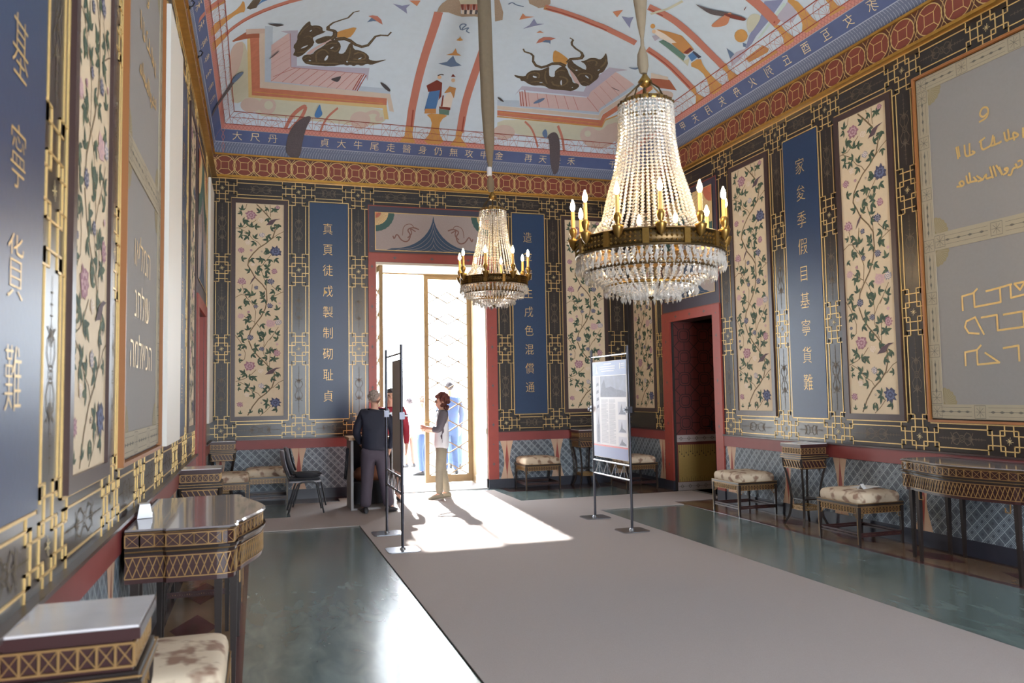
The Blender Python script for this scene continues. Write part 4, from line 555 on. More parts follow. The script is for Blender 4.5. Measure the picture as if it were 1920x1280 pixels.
# large grey inscription panels
LOWT = [ # traced strokes, panel coordinates in metres
 [(0,0),(0,.27),(.19,.30),(.26,.37)], [(.2,.3),(.2,.04),(.62,.07),(.62,.33)], [(.4,.30),(.62,.33),(.8,.36)], [(.78,.36),(.78,.12),(1.05,.16)], [(.84,.36),(1.0,.37),(.92,.24),(.84,.36)], [(1.12,.36),(1.32,.38),(1.32,.18)], [(1.42,.18),(1.42,.38),(1.62,.40),(1.62,.22),(1.8,.25)]]
def mapanel(ch, u0, u1, label, up, low):
    z0 = ZP0+.012; loc, rz = place(ch, u0, z0); w = abs(u1-u0); h = ZP1-z0-.012
    t = empty('grey_inscription_panel', loc, rz, label, 'wall panel', 'large grey panels with gilded writing')
    frame_part(t, w-.05, h-.05, .025, .04, 'map_orange')
    for o in kids(t): o.location = (.025, 0, .025)
    M = MB(); slab(M, CP, .04, w-.04, .04, h-.04, 0, .008, 'map_grey'); M.build('grey_ground', t)
    M = MB(); zd0, zd1 = 3.2-z0, 3.38-z0; b = .19
    bands = [(.04, w-.04, .04, b, 0), (.04, w-.04, h-b, h-.04, 0), (.04, b, b, h-b, 1), (w-b, w-.04, b, h-b, 1), (b, w-b, zd0, zd1, 0)]
    for a0, a1, c0, c1, vert in bands:
        slab(M, CP, a0, a1, c0, c1, .006, .016, 'map_cream'); L = (c1-c0) if vert else (a1-a0); n = max(2, round(L/.62)); sp = L/n; cw = (a0+a1)/2; cc = (c0+c1)/2
        def T(p, q): return (cw+q, c0+p) if vert else (a0+p, cc+q)
        for k in range(n+1):
            p = min(L-.07, max(.07, k*sp))
            line(M, CP, [T(p-.065, -.065), T(p+.065, -.065), T(p+.065, .065), T(p-.065, .065)], .004, .0172, 'map_line', True)
            for q in range(4): aa = q*PI/4; line(M, CP, [T(p-.055*math.cos(aa), -.055*math.sin(aa)), T(p+.055*math.cos(aa), .055*math.sin(aa))], .004, .0176+q*.0002, 'map_line')
            if k < n:
                pa, pb = k*sp+.1, (k+1)*sp-.1
                for q in (-.045, .045): line(M, CP, [T(pa, q), T(pb, q)], .003, .0174, 'map_line')
                line(M, CP, [T(pa, 0), T(pb, 0)], .005, .0174, 'map_line')
                for q in range(4):
                    c = pa+(pb-pa)*(q+.5)/4; poly(M, CP, [T(c-.035, 0), T(c, .013), T(c+.035, 0), T(c, -.013)], .0178, 'map_line')
    M.build('patterned_border', t)
    for cx, cz, a in ((b, h-b, -PI/2), (w-b, h-b, PI), (b, zd1, 0), (w-b, zd1, PI/2), (b, zd0, -PI/2), (w-b, zd0, PI), (b, b, 0), (w-b, b, PI/2)):
        M = MB(); P = [(cx, cz)]+[(cx+(.17+.012*(k % 2))*math.cos(a+PI/2*k/10), cz+(.17+.012*(k % 2))*math.sin(a+PI/2*k/10)) for k in range(11)]; poly(M, CP, P, .0095, 'map_fan')
        for k in range(1, 10): line(M, CP, [(cx+.03*math.cos(a+PI/2*k/10), cz+.03*math.sin(a+PI/2*k/10)), (cx+.16*math.cos(a+PI/2*k/10), cz+.16*math.sin(a+PI/2*k/10))], .003, .0105, 'map_cream')
        M.build('painted_fan', t)
    up(t, w, h, z0)
    low(t, w, h, z0)
ARAB = '0.820,4.404 0.900,4.416 0.929,4.460 0.924,4.515 0.882,4.537 0.845,4.519 0.825,4.472 0.866,4.435 0.911,4.458;0.526,4.230 0.543,4.106;0.549,4.231 0.563,4.124;0.628,4.223 0.630,4.101 0.693,4.098 0.757,4.109 0.714,4.134;0.689,4.220 0.685,4.104;0.807,4.199 0.871,4.226;0.823,4.215 0.828,4.108 0.890,4.117 0.942,4.127 0.965,4.219;0.942,4.120 1.010,4.122 1.060,4.132 1.026,4.121;0.976,4.200 0.979,4.121;1.090,4.209 1.101,4.116 1.142,4.124 1.132,4.225;1.134,4.127 1.223,4.122 1.243,4.142 1.179,4.188 1.193,4.102;1.291,4.189 1.288,4.102 1.362,4.093;1.337,4.188 1.338,4.101;0.509,3.817 0.602,3.805 0.587,3.864 0.534,3.854 0.557,3.824;0.630,3.900 0.639,3.819 0.680,3.824 0.668,3.921;0.680,3.824 0.751,3.818 0.718,3.864;0.754,3.867 0.821,3.810 0.765,3.808;0.821,3.810 0.870,3.866 0.856,3.806 0.925,3.812;0.911,3.916 0.938,3.799;0.949,3.913 0.976,3.807;0.983,3.911 1.043,3.804 1.015,3.884;1.056,3.798 1.101,3.811 1.112,3.853 1.063,3.856 1.091,3.829;1.107,3.784 1.139,3.771 1.159,3.832 1.208,3.833 1.191,3.868;1.207,3.826 1.263,3.833 1.259,3.889 1.220,3.885;1.284,3.841 1.346,3.845 1.334,3.899 1.303,3.887;1.362,3.848 1.393,3.853 1.386,3.927'
def upR(par, w, h, z0, dx=0, dz=0):
    for i, t in enumerate(ARAB.split(';')):
        if i in (0, 1, 13): M = MB()
        q = [tuple(map(float, p.split(','))) for p in t.split()]; q = [(x+dx, z-z0+dz) for x, z in q]; line(M, CP, chaikin(q, False) if len(q) > 3 else q, .02, .0125, 'gold')
        if i in (0, 12) or i == ARAB.count(';'): M.build('gilded_arabic_line', par)
def lowR(t, w, h, z0):
    for r, (zz, segs) in enumerate(((2.64, LOWT), (2.36, [[(.25,.05),(.08,.08),(.02,.2),(.05,.3),(.2,.36),(.26,.2),(.33,.03)], [(.3,.34),(.55,.36),(.55,.08),(.95,.1),(.95,.37),(.65,.35)], [(1.2,.33),(1.45,.18),(1.2,.15),(1.7,.2)], [(1.6,.4),(1.6,.5)]]), (2.06, [[(0,.02),(0,.27),(.2,.3),(.27,.38)], [(.2,.3),(.2,.03),(.55,.05),(.33,.24)], [(.62,.3),(.85,.33),(.85,.06)], [(.95,.08),(.95,.33),(1.17,.35),(1.24,.46)], [(1.17,.35),(1.17,.1)], [(1.3,.36),(1.5,.38)]]))):
        M = MB()
        for sgm in segs: line(M, CP, [(.5+x*.72, zz-z0-.12+y*.55) for x, y in sgm], .02, .0125, 'gold')
        M.build('gilded_hebrew_line', t)
mapanel(CR, 6.95, 5.05, 'large grey panel with gold writing at the right edge of the photo', upR, lowR)
def upL(t, w, h, z0):
    upR(t, w, h, z0, .12, .12)
def lowL(t, w, h, z0):
    for k, s in enumerate(('ואלמה', 'נחלוע', 'המלאכה')): M = MB(); glyphs(M, CP, s, w/2-.05, 2.72-.33*k-z0, .3, .012, 'gold'); M.build('gilded_hebrew_line', t)
mapanel(CL, 5.05, 6.95, 'large grey panel with gold writing on the left wall above the console table', upL, lowL)
# blank white boards that cover two panels of the left wall
for a, b, z0, z1, l in ((7.2, 8.36, 1.36, 5.12, 'blank white board covering a panel of the left wall beyond the grey panel'), (13.17, 14.2, 1.36, 5.2, 'blank white board in the far left corner beyond the red side door')):
    M = MB(); slab(M, CL, a, b, z0, z1, .014, .05, 'white_board'); o = M.build('white_board'); setp(o, l, 'board')

# ---------------------------------------------------------------- the three door surrounds and doors
def overdoor(M, ch, u0, u1, z0, z1, mir=1):
    poly(M, ch, rect(u0, u1, z0, z1), .012, 'overdoor_grey'); w = u1-u0; c = (u0+u1)/2; hh = z1-z0; hw = min(w*.36, .8)
    pk = [(c, z1-.02)]+[(c+hw*(t**1.6), z1-.02-(hh-.06)*(1-(1-t)**1.9)) for t in [k/10 for k in range(1, 11)]]+[(c+hw*1.15, z0+.005)]
    pk2 = [(2*c-x, y) for x, y in pk[::-1]]
    poly(M, ch, pk, .0, 'overdoor_blue') if False else None
    for (a, b) in zip(pk, pk[1:]): poly(M, ch, [(a[0], z0+.004), (a[0], a[1]), (b[0], b[1]), (b[0], z0+.004)], .014, 'overdoor_blue'); poly(M, ch, [(2*c-a[0], z0+.004), (2*c-a[0], a[1]), (2*c-b[0], b[1]), (2*c-b[0], z0+.004)], .014, 'overdoor_blue')
    for q in (.8, .6, .4, .2): line(M, ch, [(c+(x-c)*q, z0+(y-z0)*q) for x, y in pk2+pk], .005, .016, 'overdoor_grey')
    R = hh*.5
    for s, e in ((1, u0), (-1, u1)):
        for r, m, o in ((R, 'fan_green', .0145), (R*.68, 'fan_cream', .016), (R*.3, 'fan_red', .0175)): poly(M, ch, [(e, z1)]+[(e+s*r*(1+.02*(k % 2))*math.sin(PI/2*k/14), z1-r*(1+.02*(k % 2))*math.cos(PI/2*k/14)) for k in range(15)], o, m)
        for k in range(1, 12): t = PI/2*k/12; line(M, ch, [(e+s*R*.15*math.sin(t), z1-R*.15*math.cos(t)), (e+s*R*.66*math.sin(t), z1-R*.66*math.cos(t))], .004, .0185, 'scroll')
        x = c+s*-hw*.62; y = z0+hh*.5
        line(M, ch, chaikin([(x-s*.27, y-.08), (x-s*.25, y-.14), (x-s*.2, y-.02), (x-s*.12, y-.16), (x, y-.18), (x+s*.06, y-.05), (x-s*.02, y+.05), (x+s*.1, y+.1), (x+s*.2, y+.06)], False), .022, .017, 'scroll'); line(M, ch, chaikin([(x-s*.1, y-.06), (x-s*.08, y+.12), (x+s*.06, y+.17), (x+s*.12, y+.08)], False), .012, .0174, 'scroll'); line(M, ch, chaikin([(x, y-.1), (x+s*.08, y-.02), (x+s*.04, y+.08), (x+s*.14, y+.02)], False), .02, .0178, 'scroll')
    line(M, ch, rect(u0, u1, z0, z1), .012, .019, 'gold', True)
def surround(ch, a0, a1, o0, o1, oz, zr, name, par, rev, mred='door_red', pic=(.13, .13, .21, .12)):
    # a = outer edges, o = opening edges, oz = opening top, zr = top of the red lintel
    M = MB()
    slab(M, ch, a0, o0, .17, zr, 0, .03, mred); slab(M, ch, o1, a1, .17, zr, 0, .03, mred); slab(M, ch, o0, o1, oz, zr, 0, .03, mred)
    slab(M, ch, a0, o0, 0, .17, 0, .034, 'base_black'); slab(M, ch, o1, a1, 0, .17, 0, .034, 'base_black')
    for z in [.45+.72*k for k in range(int((zr-.3)/.72)+1)]:
        for u in ((a0+o0)/2, (o1+a1)/2): poly(M, ch, [(u+(.03 if k % 2 == 0 else .014)*math.cos(PI*k/4), z+(.045 if k % 2 == 0 else .018)*math.sin(PI*k/4)) for k in range(8)], .0315, 'stud')
        for u in ((a0+o0)/2, (o1+a1)/2): poly(M, ch, circ(u, z+.36, .012, 8), .0315, 'stud')
    n = 3
    for k in range(n): u = o0+(o1-o0)*(k+.5)/n; poly(M, ch, [(u+(.05 if q % 2 == 0 else .02)*math.cos(PI*q/4), (oz+zr)/2+(.035 if q % 2 == 0 else .014)*math.sin(PI*q/4)) for q in range(8)], .0315, 'stud')
    M.build('red_door_frame', par)
    M = MB(); slab(M, ch, a0, a1, zr, ZP1, 0, .008, 'overdoor_frame'); line(M, ch, rect(a0+.01, a1-.01, zr+.01, ZP1-.01), .02, .0095, 'frieze_red', True)
    overdoor(M, ch, a0+pic[0], a1-pic[1], zr+pic[2], ZP1-pic[3]); M.build('painted_overdoor', par)
surround(CB, 1.862, 4.24, DX0, DX1, DZ, 4.295, 'd', wall_back, 1, pic=(.13,.12,.06,.13))
surround(CR, 11.0, 12.9, RY0, RY1, RZ, 3.11, 'd', wall_right, 1)
surround(CL, 11.0, 12.9, RY0, RY1, RZ, 3.11, 'd', wall_left, 1)
# reveals of the big doorway: whitened panelled jambs, soffit, threshold
M = MB()
M.box(DX1-.02, DX1, YB+.02, 15.1, .0, DZ, 'jamb_white'); M.box(DX1-.03, DX1, YB+.02, 15.1, .0, .18, 'marble_white'); M.box(DX1-.035, DX1-.01, YB+.02, 15.1, 1.0, 1.1, 'jamb_white')
for k in range(14): M.box(DX1-.024, DX1-.018, YB+.06+k*.055, YB+.07+k*.055, .2, .98, 'map_cream')
M.box(DX0, DX0+.02, YB+.02, 15.1, 0, DZ, 'jamb_white'); M.box(DX0, DX1, YB+.02, 15.5, DZ-.03, DZ, 'jamb_white'); M.box(DX0, DX1, YB, 15.5, 0, .018, 'marble_white')
M.box(DX0, DX1, YB-.03, YB+.04, DZ-.05, DZ-.005, 'jamb_white')
M.build('door_reveal', wall_back)
def glazed_leaf(w, hgt):
    t = empty('door_1', (0,0,0)); t['kind'] = 'structure'
    M = MB(); M.box(0, .085, -.03, .03, .02, hgt, 'wood_gold'); M.box(w-.085, w, -.03, .03, .02, hgt, 'wood_gold'); M.box(.085, w-.085, -.03, .03, .02, .16, 'wood_gold'); M.box(.085, w-.085, -.03, .03, hgt-.1, hgt, 'wood_gold')
    M.build('door_frame', t)
    M = MB(); z = .16; x0, x1 = .085, w-.085; c = (x0+x1)/2
    while z < hgt-.5:
        for s in (-1, 1):
            e = x0 if s == -1 else x1
            M.bar((e, 0, z), (c, 0, z+.22), .02, .018, 'wood_gold', up=(0,1,0)); M.bar((c, 0, z+.0), (e, 0, z+.22), .02, .018, 'wood_gold', up=(0,1,0)); M.bar((e-s*.18, 0, z+.11), (e-s*.02, 0, z+.11), .014, .014, 'wood_gold')
        z += .42
    M.build('lattice', t); M = MB(); M.box(x0, x1, -.004, .004, .16, hgt-.1, 'pane_glass'); M.build('pane', t)
    return t
leafR = glazed_leaf(.945, 4.09); leafR.location = (3.085, 15.42, .02)
M = MB(); M.box(4.028, 4.045, 15.1, 15.5, 0, DZ, 'wood_gold'); M.box(DX0, DX1, 15.36, 15.48, 4.09, DZ, 'wood_gold'); M.build('door_frame', wall_back)
leafL = dup(leafR, (2.045, 15.42, .02), math.radians(-85.5)); leafL.name = 'door_2'
# side door of the right wall: a panelled leaf standing open into the next room
t = empty('door_3', (7.0, 12.60, 0)); t['kind'] = 'structure'; W3 = .78; H3 = 2.95
M = MB(); M.box(0, W3, 0, .045, .01, H3, 'leaf_red'); c0 = .005
nx, nz = 2, 5; cw = W3/nx; chh = (H3-1.02)/nz
for i in range(nx):
    for j in range(nz):
        x0, z0 = i*cw, .98+j*chh; k = .09
        for q in ((.2,.2,.8,.8), (.3,.3,.7,.7)):
            a, b, c, d = x0+q[0]*cw, z0+q[1]*chh, x0+q[2]*cw, z0+q[3]*chh; e = .05 if q[0] < .25 else .03
            oct_ = [(a+e,b),(c-e,b),(c,b+e),(c,d-e),(c-e,d),(a+e,d),(a,d-e),(a,b+e)]
            line(M, Chart(lambda u, v, o: (u, -o, v)), oct_, .014, .003, 'leaf_line', True)
        for (a, b, c, d) in ((x0, z0, x0+.2*cw+.02, z0+.2*chh+.02), (x0+cw, z0, x0+.8*cw-.02, z0+.2*chh+.02), (x0, z0+chh, x0+.2*cw+.02, z0+.8*chh-.02), (x0+cw, z0+chh, x0+.8*cw-.02, z0+.8*chh-.02)): line(M, CP, [(a, b), (c, d)], .014, .0035, 'leaf_line')
        for (a, b, c, d) in ((x0+cw/2, z0, x0+cw/2, z0+.2*chh), (x0+cw/2, z0+.8*chh, x0+cw/2, z0+chh), (x0, z0+chh/2, x0+.2*cw, z0+chh/2), (x0+.8*cw, z0+chh/2, x0+cw, z0+chh/2)): line(M, CP, [(a, b), (c, d)], .014, .0038, 'leaf_line')
M.build('upper_panel', t)
M = MB(); slab(M, CP, 0, W3, .84, .96, 0, .006, 'overdoor_grey'); slab(M, CP, 0, W3, .0, .14, 0, .006, 'overdoor_grey')
for z in (.9, .07):
    for k in range(5): line(M, CP, [(W3*(k+.5)/5-.03, z), (W3*(k+.5)/5, z+.03), (W3*(k+.5)/5+.03, z), (W3*(k+.5)/5, z-.03)], .006, .0075, 'leaf_line', True)
    line(M, CP, [(0, z), (W3, z)], .004, .007, 'leaf_line')
M.build('patterned_rail', t)
M = MB(); slab(M, CP, .02, W3-.02, .15, .79, 0, .007, 'leaf_yellow')
for k in range(17):
    x = .04+k*(W3-.08)/16; L = .12+.1*((k*7) % 5)/5
    line(M, CP, [(x, .79), (x, .79-L)], .005, .0085, 'leaf_line'); poly(M, CP, circ(x, .79-L, .012, 6), .009, 'leaf_line'); line(M, CP, [(x, .15), (x, .2+.03*(k % 2))], .005, .0085, 'leaf_line')
M.build('lower_panel', t)
M = MB(); M.tube([(W3-.08, -.03, 1.1), (W3-.08, -.05, 1.1), (W3-.2, -.05, 1.1)], .012, 'steel_dark'); M.box(W3-.1, W3-.06, -.012, 0, 1.02, 1.2, 'steel_dark'); M.build('door_handle', t)
M = MB(); M.box(XR+.35, 9.2, 12.8, 12.85, 0, 3.2, 'corridor_dark'); M.box(9.2, 9.25, 10.4, 12.85, 0, 3.2, 'corridor_dark'); M.box(XR+.35, 9.2, 10.35, 10.4, 0, 3.2, 'corridor_dark'); M.box(XR+.35, 9.25, 10.35, 12.85, 3.2, 3.25, 'corridor_dark'); M.box(XR+.35, 9.25, 10.35, 12.85, -.06, 0, 'border_brown'); M.build('wall_corridor_right', kind='structure')
M = MB(); M.box(XR+.005, XR+.35, RY1-.012, RY1, 0, RZ, 'corridor_dark'); M.box(XR+.005, XR+.35, RY0, RY0+.012, 0, RZ, 'corridor_dark'); M.build('door_reveal', wall_right)
M = MB(); M.box(XL-2, XL-.6, 12.7, 12.75, 0, 3.2, 'corridor_dark'); M.box(XL-2.05, XL-2, 11.0, 12.75, 0, 3.2, 'corridor_dark'); M.box(XL-2, XL-.6, 11.05, 11.1, 0, 3.2, 'corridor_dark'); M.box(XL-2, XL-.6, 11.05, 12.75, 3.2, 3.25, 'corridor_dark'); M.box(XL-2, XL-.6, 11.05, 12.75, -.06, 0, 'border_brown'); M.build('wall_corridor_left', kind='structure')
M = MB(); M.box(XL-.6, XL-.005, RY1-.012, RY1, 0, RZ, 'door_red'); M.box(XL-.6, XL-.005, RY0, RY0+.012, 0, RZ, 'door_red'); M.build('door_reveal', wall_left)
# ---------------------------------------------------------------- furniture
def grille(M, a, b, z0, z1, out, kind, m='gilt_line', th=.01, n=None):
    # a band of pierced work between two floor points, on the side given by out (unit xy)
    a = Vector((a[0], a[1], 0)); b = Vector((b[0], b[1], 0)); L = (b-a).length; d = (b-a)/L; o = Vector((out[0], out[1], 0))*.002
    up = (out[0], out[1], 0)
    def P(u, z): return a+d*u+Vector((0, 0, z))+o
    for z in (z0, z1): M.bar(P(0, z), P(L, z), th, th, m, up=up)
    h = z1-z0; n = n or max(2, round(L/(h*(.78 if kind == 'sq' else .55))))
    for k in range(n):
        u0 = L*k/n; u1 = L*(k+1)/n
        if kind == 'sq':
            M.bar(P(u0, z0), P(u0, z1), th, th, m, up=up)
            for s in ((z0, z1), (z1, z0)): M.bar(P(u0, s[0]), P(u1, s[1]), th*.45, th*.5, m, up=up)
        elif kind == 'x':
            for s in ((z0, z1), (z1, z0)): M.bar(P(u0, s[0]), P(u1, s[1]), th*.8, th*.8, m, up=up)
        else: M.bar(P(u0, z1), P(u1, z0), th*.8, th*.8, m, up=up)
    M.bar(P(L, z0), P(L, z1), th, th, m, up=up)
def ring(M, x0, x1, y0, y1, z0, z1, kind, th=.01, m='gilt_line'):
    grille(M, (x0,y0), (x1,y0), z0, z1, (0,-1), kind, m, th); grille(M, (x1,y0), (x1,y1), z0, z1, (1,0), kind, m, th); grille(M, (x1,y1), (x0,y1), z0, z1, (0,1), kind, m, th); grille(M, (x0,y1), (x0,y0), z0, z1, (-1,0), kind, m, th)
def cushion(M, x, y, z0, z1, m):                       # soft rectangular pad, half sizes x, y
    n = 28; rows = []
    def sq(k, s): a = 2*PI*k/n; c, q = math.cos(a), math.sin(a); e = .2; return (x*s*math.copysign(abs(c)**e, c), y*s*math.copysign(abs(q)**e, q))
    for s, t in ((.98,0), (1,.1), (1.01,.35), (1.0,.55), (.975,.7), (.92,.81), (.8,.89), (.55,.96), (.28,1), (.02,1.01)): rows.append([(*sq(k, s), z0+(z1-z0)*t) for k in range(n)])
    M.grid(rows, m, cu=True)
def make_stool():
    t = empty('upholstered_stool', (0,0,0), 0, 'x', 'stool', 'matching upholstered stools around the room'); X, Y = .31, .34
    for sx in (-1, 1):
        for sy in (-1, 1):
            M = MB(); M.bar((sx*(X-.02), sy*(Y-.02), 0), (sx*(X-.02), sy*(Y-.02), .44), .024, .024, 'lacquer', w2=.04, h2=.04); M.bar((sx*(X+.0005), sy*(Y-.02), .02), (sx*(X+.0005), sy*(Y-.02), .42), .004, .004, 'gilt_line'); M.build('leg', t)
    M = MB(); M.box(-X, X, -Y, -Y+.03, .425, .465, 'lacquer'); M.box(-X, X, Y-.03, Y, .425, .465, 'lacquer'); M.box(-X, -X+.03, -Y+.03, Y-.03, .425, .465, 'lacquer'); M.box(X-.03, X, -Y+.03, Y-.03, .425, .465, 'lacquer')
    for z in (.43, .463):
        for a, b, u in (((-X,-Y),(X,-Y),(0,1,0)), ((X,-Y),(X,Y),(1,0,0)), ((X,Y),(-X,Y),(0,1,0)), ((-X,Y),(-X,-Y),(1,0,0))): M.bar((*a, z), (*b, z), .006, .006, 'gilt_line')
    M.build('seat_frame', t)
    M = MB(); e = .016
    ring(M, -X+e, X-e, -Y+e, Y-e, .355, .415, 'sq', .007)
    for a, b, c, d in ((-X+.03,X-.03,-Y+.02,-Y+.026), (-X+.03,X-.03,Y-.026,Y-.02), (-X+.02,-X+.026,-Y+.03,Y-.03), (X-.026,X-.02,-Y+.03,Y-.03)): M.box(a, b, c, d, .355, .42, 'lacquer_red')
    for sx in (-1, 1):
        for sy in (-1, 1):
            for p, q in (((.06,.345),(.06,.305)), ((.06,.305),(.03,.305)), ((.085,.345),(.085,.325))):
                M.bar((sx*(X-p[0]), sy*(Y-e), p[1]), (sx*(X-q[0]), sy*(Y-e), q[1]), .006, .006, 'gilt_line'); M.bar((sx*(X-e), sy*(Y-p[0]), p[1]), (sx*(X-e), sy*(Y-q[0]), q[1]), .006, .006, 'gilt_line')
    M.build('pierced_apron', t)
    M = MB(); ring(M, -X+.02, X-.02, -Y+.02, Y-.02, .10, .14, 'x', .005, 'gilt_line'); ring(M, -X+.022, X-.022, -Y+.022, Y-.022, .103, .137, 'x', .012, 'lacquer_red'); M.build('stretcher', t)
    M = MB(); cushion(M, X-.008, Y-.008, .465, .60, 'seat_fabric'); M.build('cushion', t)
    return t
stool0 = make_stool(); first = [1]
def stool(x, y, label, rz=0):
    if first: first.pop(); stool0.location = (x, y, .003); stool0['label'] = label; return stool0
    return dup(stool0, (x, y, .003), rz, label)
stool(6.585, 9.97, 'upholstered stool by the right wall, nearest the red side door, left of the tall pedestal')
stool(6.585, 7.67, 'upholstered stool by the right wall with a white card and paper lying on its seat')
stool(4.87, 13.93, 'upholstered stool against the back wall just right of the bright doorway', PI/2)
stool(6.52, 13.35, 'upholstered stool in the far right corner, partly behind the poster stand')
stool(.13, 13.96, 'upholstered stool against the back wall left of the grey chair', PI/2)
stool(-.44, 13.28, 'upholstered stool in the far left corner, seen above the marble console table')
stool(-.44, 7.62, 'upholstered stool seen through the legs of the left console table')
stool(-.44, 4.06, 'upholstered stool in the near left foreground, beside the marble topped pedestal')
def make_pedestal():
    t = empty('pedestal_stand', (0,0,0), 0, 'x', 'pedestal', 'tall lacquered pedestal stands'); X = .19
    M = MB(); M.box(-X-.015, X+.015, -X-.015, X+.015, 1.0, 1.035, 'lacquer_red'); M.box(-X-.01, X+.01, -X-.01, X+.01, 1.035, 1.043, 'marble_white'); M.build('marble_top', t)
    M = MB(); M.box(-X+.01, X-.01, -X+.01, X-.01, .90, 1.0, 'lacquer_red'); M.lathe([(X*1.414, .855), (X*1.47, .865), (X*1.47, .88), (X*1.36, .9)], 'marble_white' if False else 'lacquer', n=4) if False else None
    for z0, z1, e in ((.875, .9, .01), (.855, .875, .02), (.845, .855, .008)): M.box(-X-e, X+e, -X-e, X+e, z0, z1, 'lacquer')
    for z in (.862, .888): 
        for a, b in (((-X-.02,-X-.02),(X+.02,-X-.02)), ((X+.02,-X-.02),(X+.02,X+.02)), ((X+.02,X+.02),(-X-.02,X+.02)), ((-X-.02,X+.02),(-X-.02,-X-.02))): M.bar((*a, z), (*b, z), .006, .006, 'gilt_line')
    M.box(-X+.012, X-.012, -X+.012, X-.012, .72, .845, 'lacquer_red'); M.build('body', t)
    M = MB(); ring(M, -X+.005, X-.005, -X+.005, X-.005, .915, .985, 'sq', .007); ring(M, -X+.007, X-.007, -X+.007, X-.007, .735, .83, 'dia', .009); M.build('gilt_grille', t)
    M = MB(); ring(M, -X*.62, X*.62, -X*.62, X*.62, .20, .25, 'x', .008, 'gilt_line'); M.box(-X*.64, X*.64, -X*.64, X*.64, .325, .34, 'lacquer'); M.build('shelf', t)
    for sx in (-1, 1):
        for sy in (-1, 1):
            M = MB(); pr = [(1.0,.0), (.93,.03), (.78,.1), (.67,.22), (.64,.34), (.7,.5), (.84,.66), (.95,.76), (.97,.85)]
            pts = [(sx*X*1.0*k, sy*X*1.0*k, z) for k, z in pr]
            for a, b in zip(pts, pts[1:]): M.bar(a, (b[0], b[1], b[2]+.004), .026, .026, 'lacquer', up=(sx, sy, 0))
            M.build('leg', t)
    return t
ped0 = make_pedestal(); ped0.location = (6.70, 8.77, .003); ped0['label'] = 'tall lacquered pedestal stand between two stools by the right wall'
dup(ped0, (5.82, 13.95, .003), 0, 'tall lacquered pedestal stand at the back wall, left of the poster stand')
dup(ped0, (-.555, 14.05, .003), 0, 'tall lacquered pedestal stand in the far left corner of the room')
dup(ped0, (-.555, 8.82, .003), 0, 'lacquered pedestal stand on the left wall just past the marble console table')
dup(ped0, (-.555, 3.0, .003), 0, 'lacquered pedestal stand with grey marble top at the bottom left corner')
# console tables: local x runs along the wall, local y away from it
def table_outline(k=1.0, off=0):
    H = [(0,0), (0,.2), (-.03,.22), (-.035,.5), (-.03,.56), (.0,.595), (.05,.605), (.10,.60), (.14,.605), (.18,.63)]
    L = 1.5; mid = [(.18+(L-.36)*t/16, .63+.13*math.sin(PI*t/16)**1.3) for t in range(1, 16)]
    return H+mid+[(L-x, y) for x, y in H[::-1]]
def make_console():
    t = empty('console_table', (0,0,0), 0, 'x', 'console table', 'serpentine marble console tables'); O = table_outline(); L = 1.5; c = Vector((L/2, .3))
    def sc(p, e): 
        v = Vector(p)-c; return (c.x+v.x*(1+e/.75), max(.0, c.y+v.y*(1+e/.4)) if p[1] > 0 else 0)
    def prism(M, e0, z0, e1, z1, m, cap=False):
        a = [(*sc(p, e0), z0) for p in O]; b = [(*sc(p, e1), z1) for p in O]; M.grid([a, b], m, cu=True, smooth=False)
        if cap: M.face(b, m)
    M = MB(); prism(M, .0, .985, .008, .992, 'gilt_line'); prism(M, .008, .992, .008, .998, 'lacquer'); prism(M, .008, .998, -.004, 1.006, 'marble_grey', True); M.build('marble_top', t, fix=True)
    M = MB(); prism(M, -.014, .80, -.014, .985, 'lacquer_red'); prism(M, -.004, .875, .008, .885, 'gilt_line'); prism(M, .008, .885, .01, .9, 'lacquer'); prism(M, -.006, .86, -.004, .875, 'lacquer'); prism(M, -.012, .70, -.012, .80, 'lacquer_red') ; M.build('apron', t)
    M = MB(); o = [sc(p, -.006) for p in O]
    seglen = [math.dist(a, b) for a, b in zip(o, o[1:])]; tot = sum(seglen)
    def along(u):
        for i, s in enumerate(seglen):
            if u <= s or i == len(seglen)-1: f = min(1, u/s); return (o[i][0]+(o[i+1][0]-o[i][0])*f, o[i][1]+(o[i+1][1]-o[i][1])*f)
            u -= s
    n = round(tot/.078)
    for k in range(n):
        a, b = along(tot*k/n), along(tot*(k+1)/n); d = Vector(b)-Vector(a)
        if d.length < 1e-4: continue
        d.normalize(); out = (-d.y, d.x)
        grille(M, a, b, .905, .975, (-out[0], -out[1]), 'sq', th=.006, n=1)
    n = round(tot/.042)
    for k in range(n):
        a, b = along(tot*k/n), along(tot*(k+1)/n); d = Vector(b)-Vector(a)
        if d.length < 1e-4: continue
        d.normalize(); M.bar((*a, .845), (b[0], b[1], .735), .006, .006, 'gilt_line', up=(d.y, -d.x, 0)); M.bar((*b, .845), (a[0], a[1], .735), .003, .003, 'gilt_line', up=(d.y, -d.x, 0))
        for z in (.73, .85): M.bar((*a, z), (*b, z), .006, .006, 'gilt_line', up=(d.y, -d.x, 0))
    M.build('gilt_fretwork', t)
    for x, y in ((.04,.05), (.03,.5), (.2,.58), (L-.2,.58), (L-.03,.5), (L-.04,.05), (.22,.05), (L-.22,.05)):
        M = MB(); M.bar((x, y, 0), (x, y, .9), .026, .026, 'lacquer', w2=.05, h2=.05); M.build('leg', t)
        s = 1 if x < L/2 else -1
    M = MB()
    for x, s in ((.24,1), (L-.24,-1)):
        y = .615
        for p, q in (((0,.70),(0,.62)), ((0,.62),(s*.05,.62)), ((s*.05,.62),(s*.05,.66)), ((s*.02,.70),(s*.09,.70))): M.bar((x+p[0], y, p[1]), (x+q[0], y, q[1]), .008, .008, 'gilt_line')
    M.build('key_bracket', t)
    return t
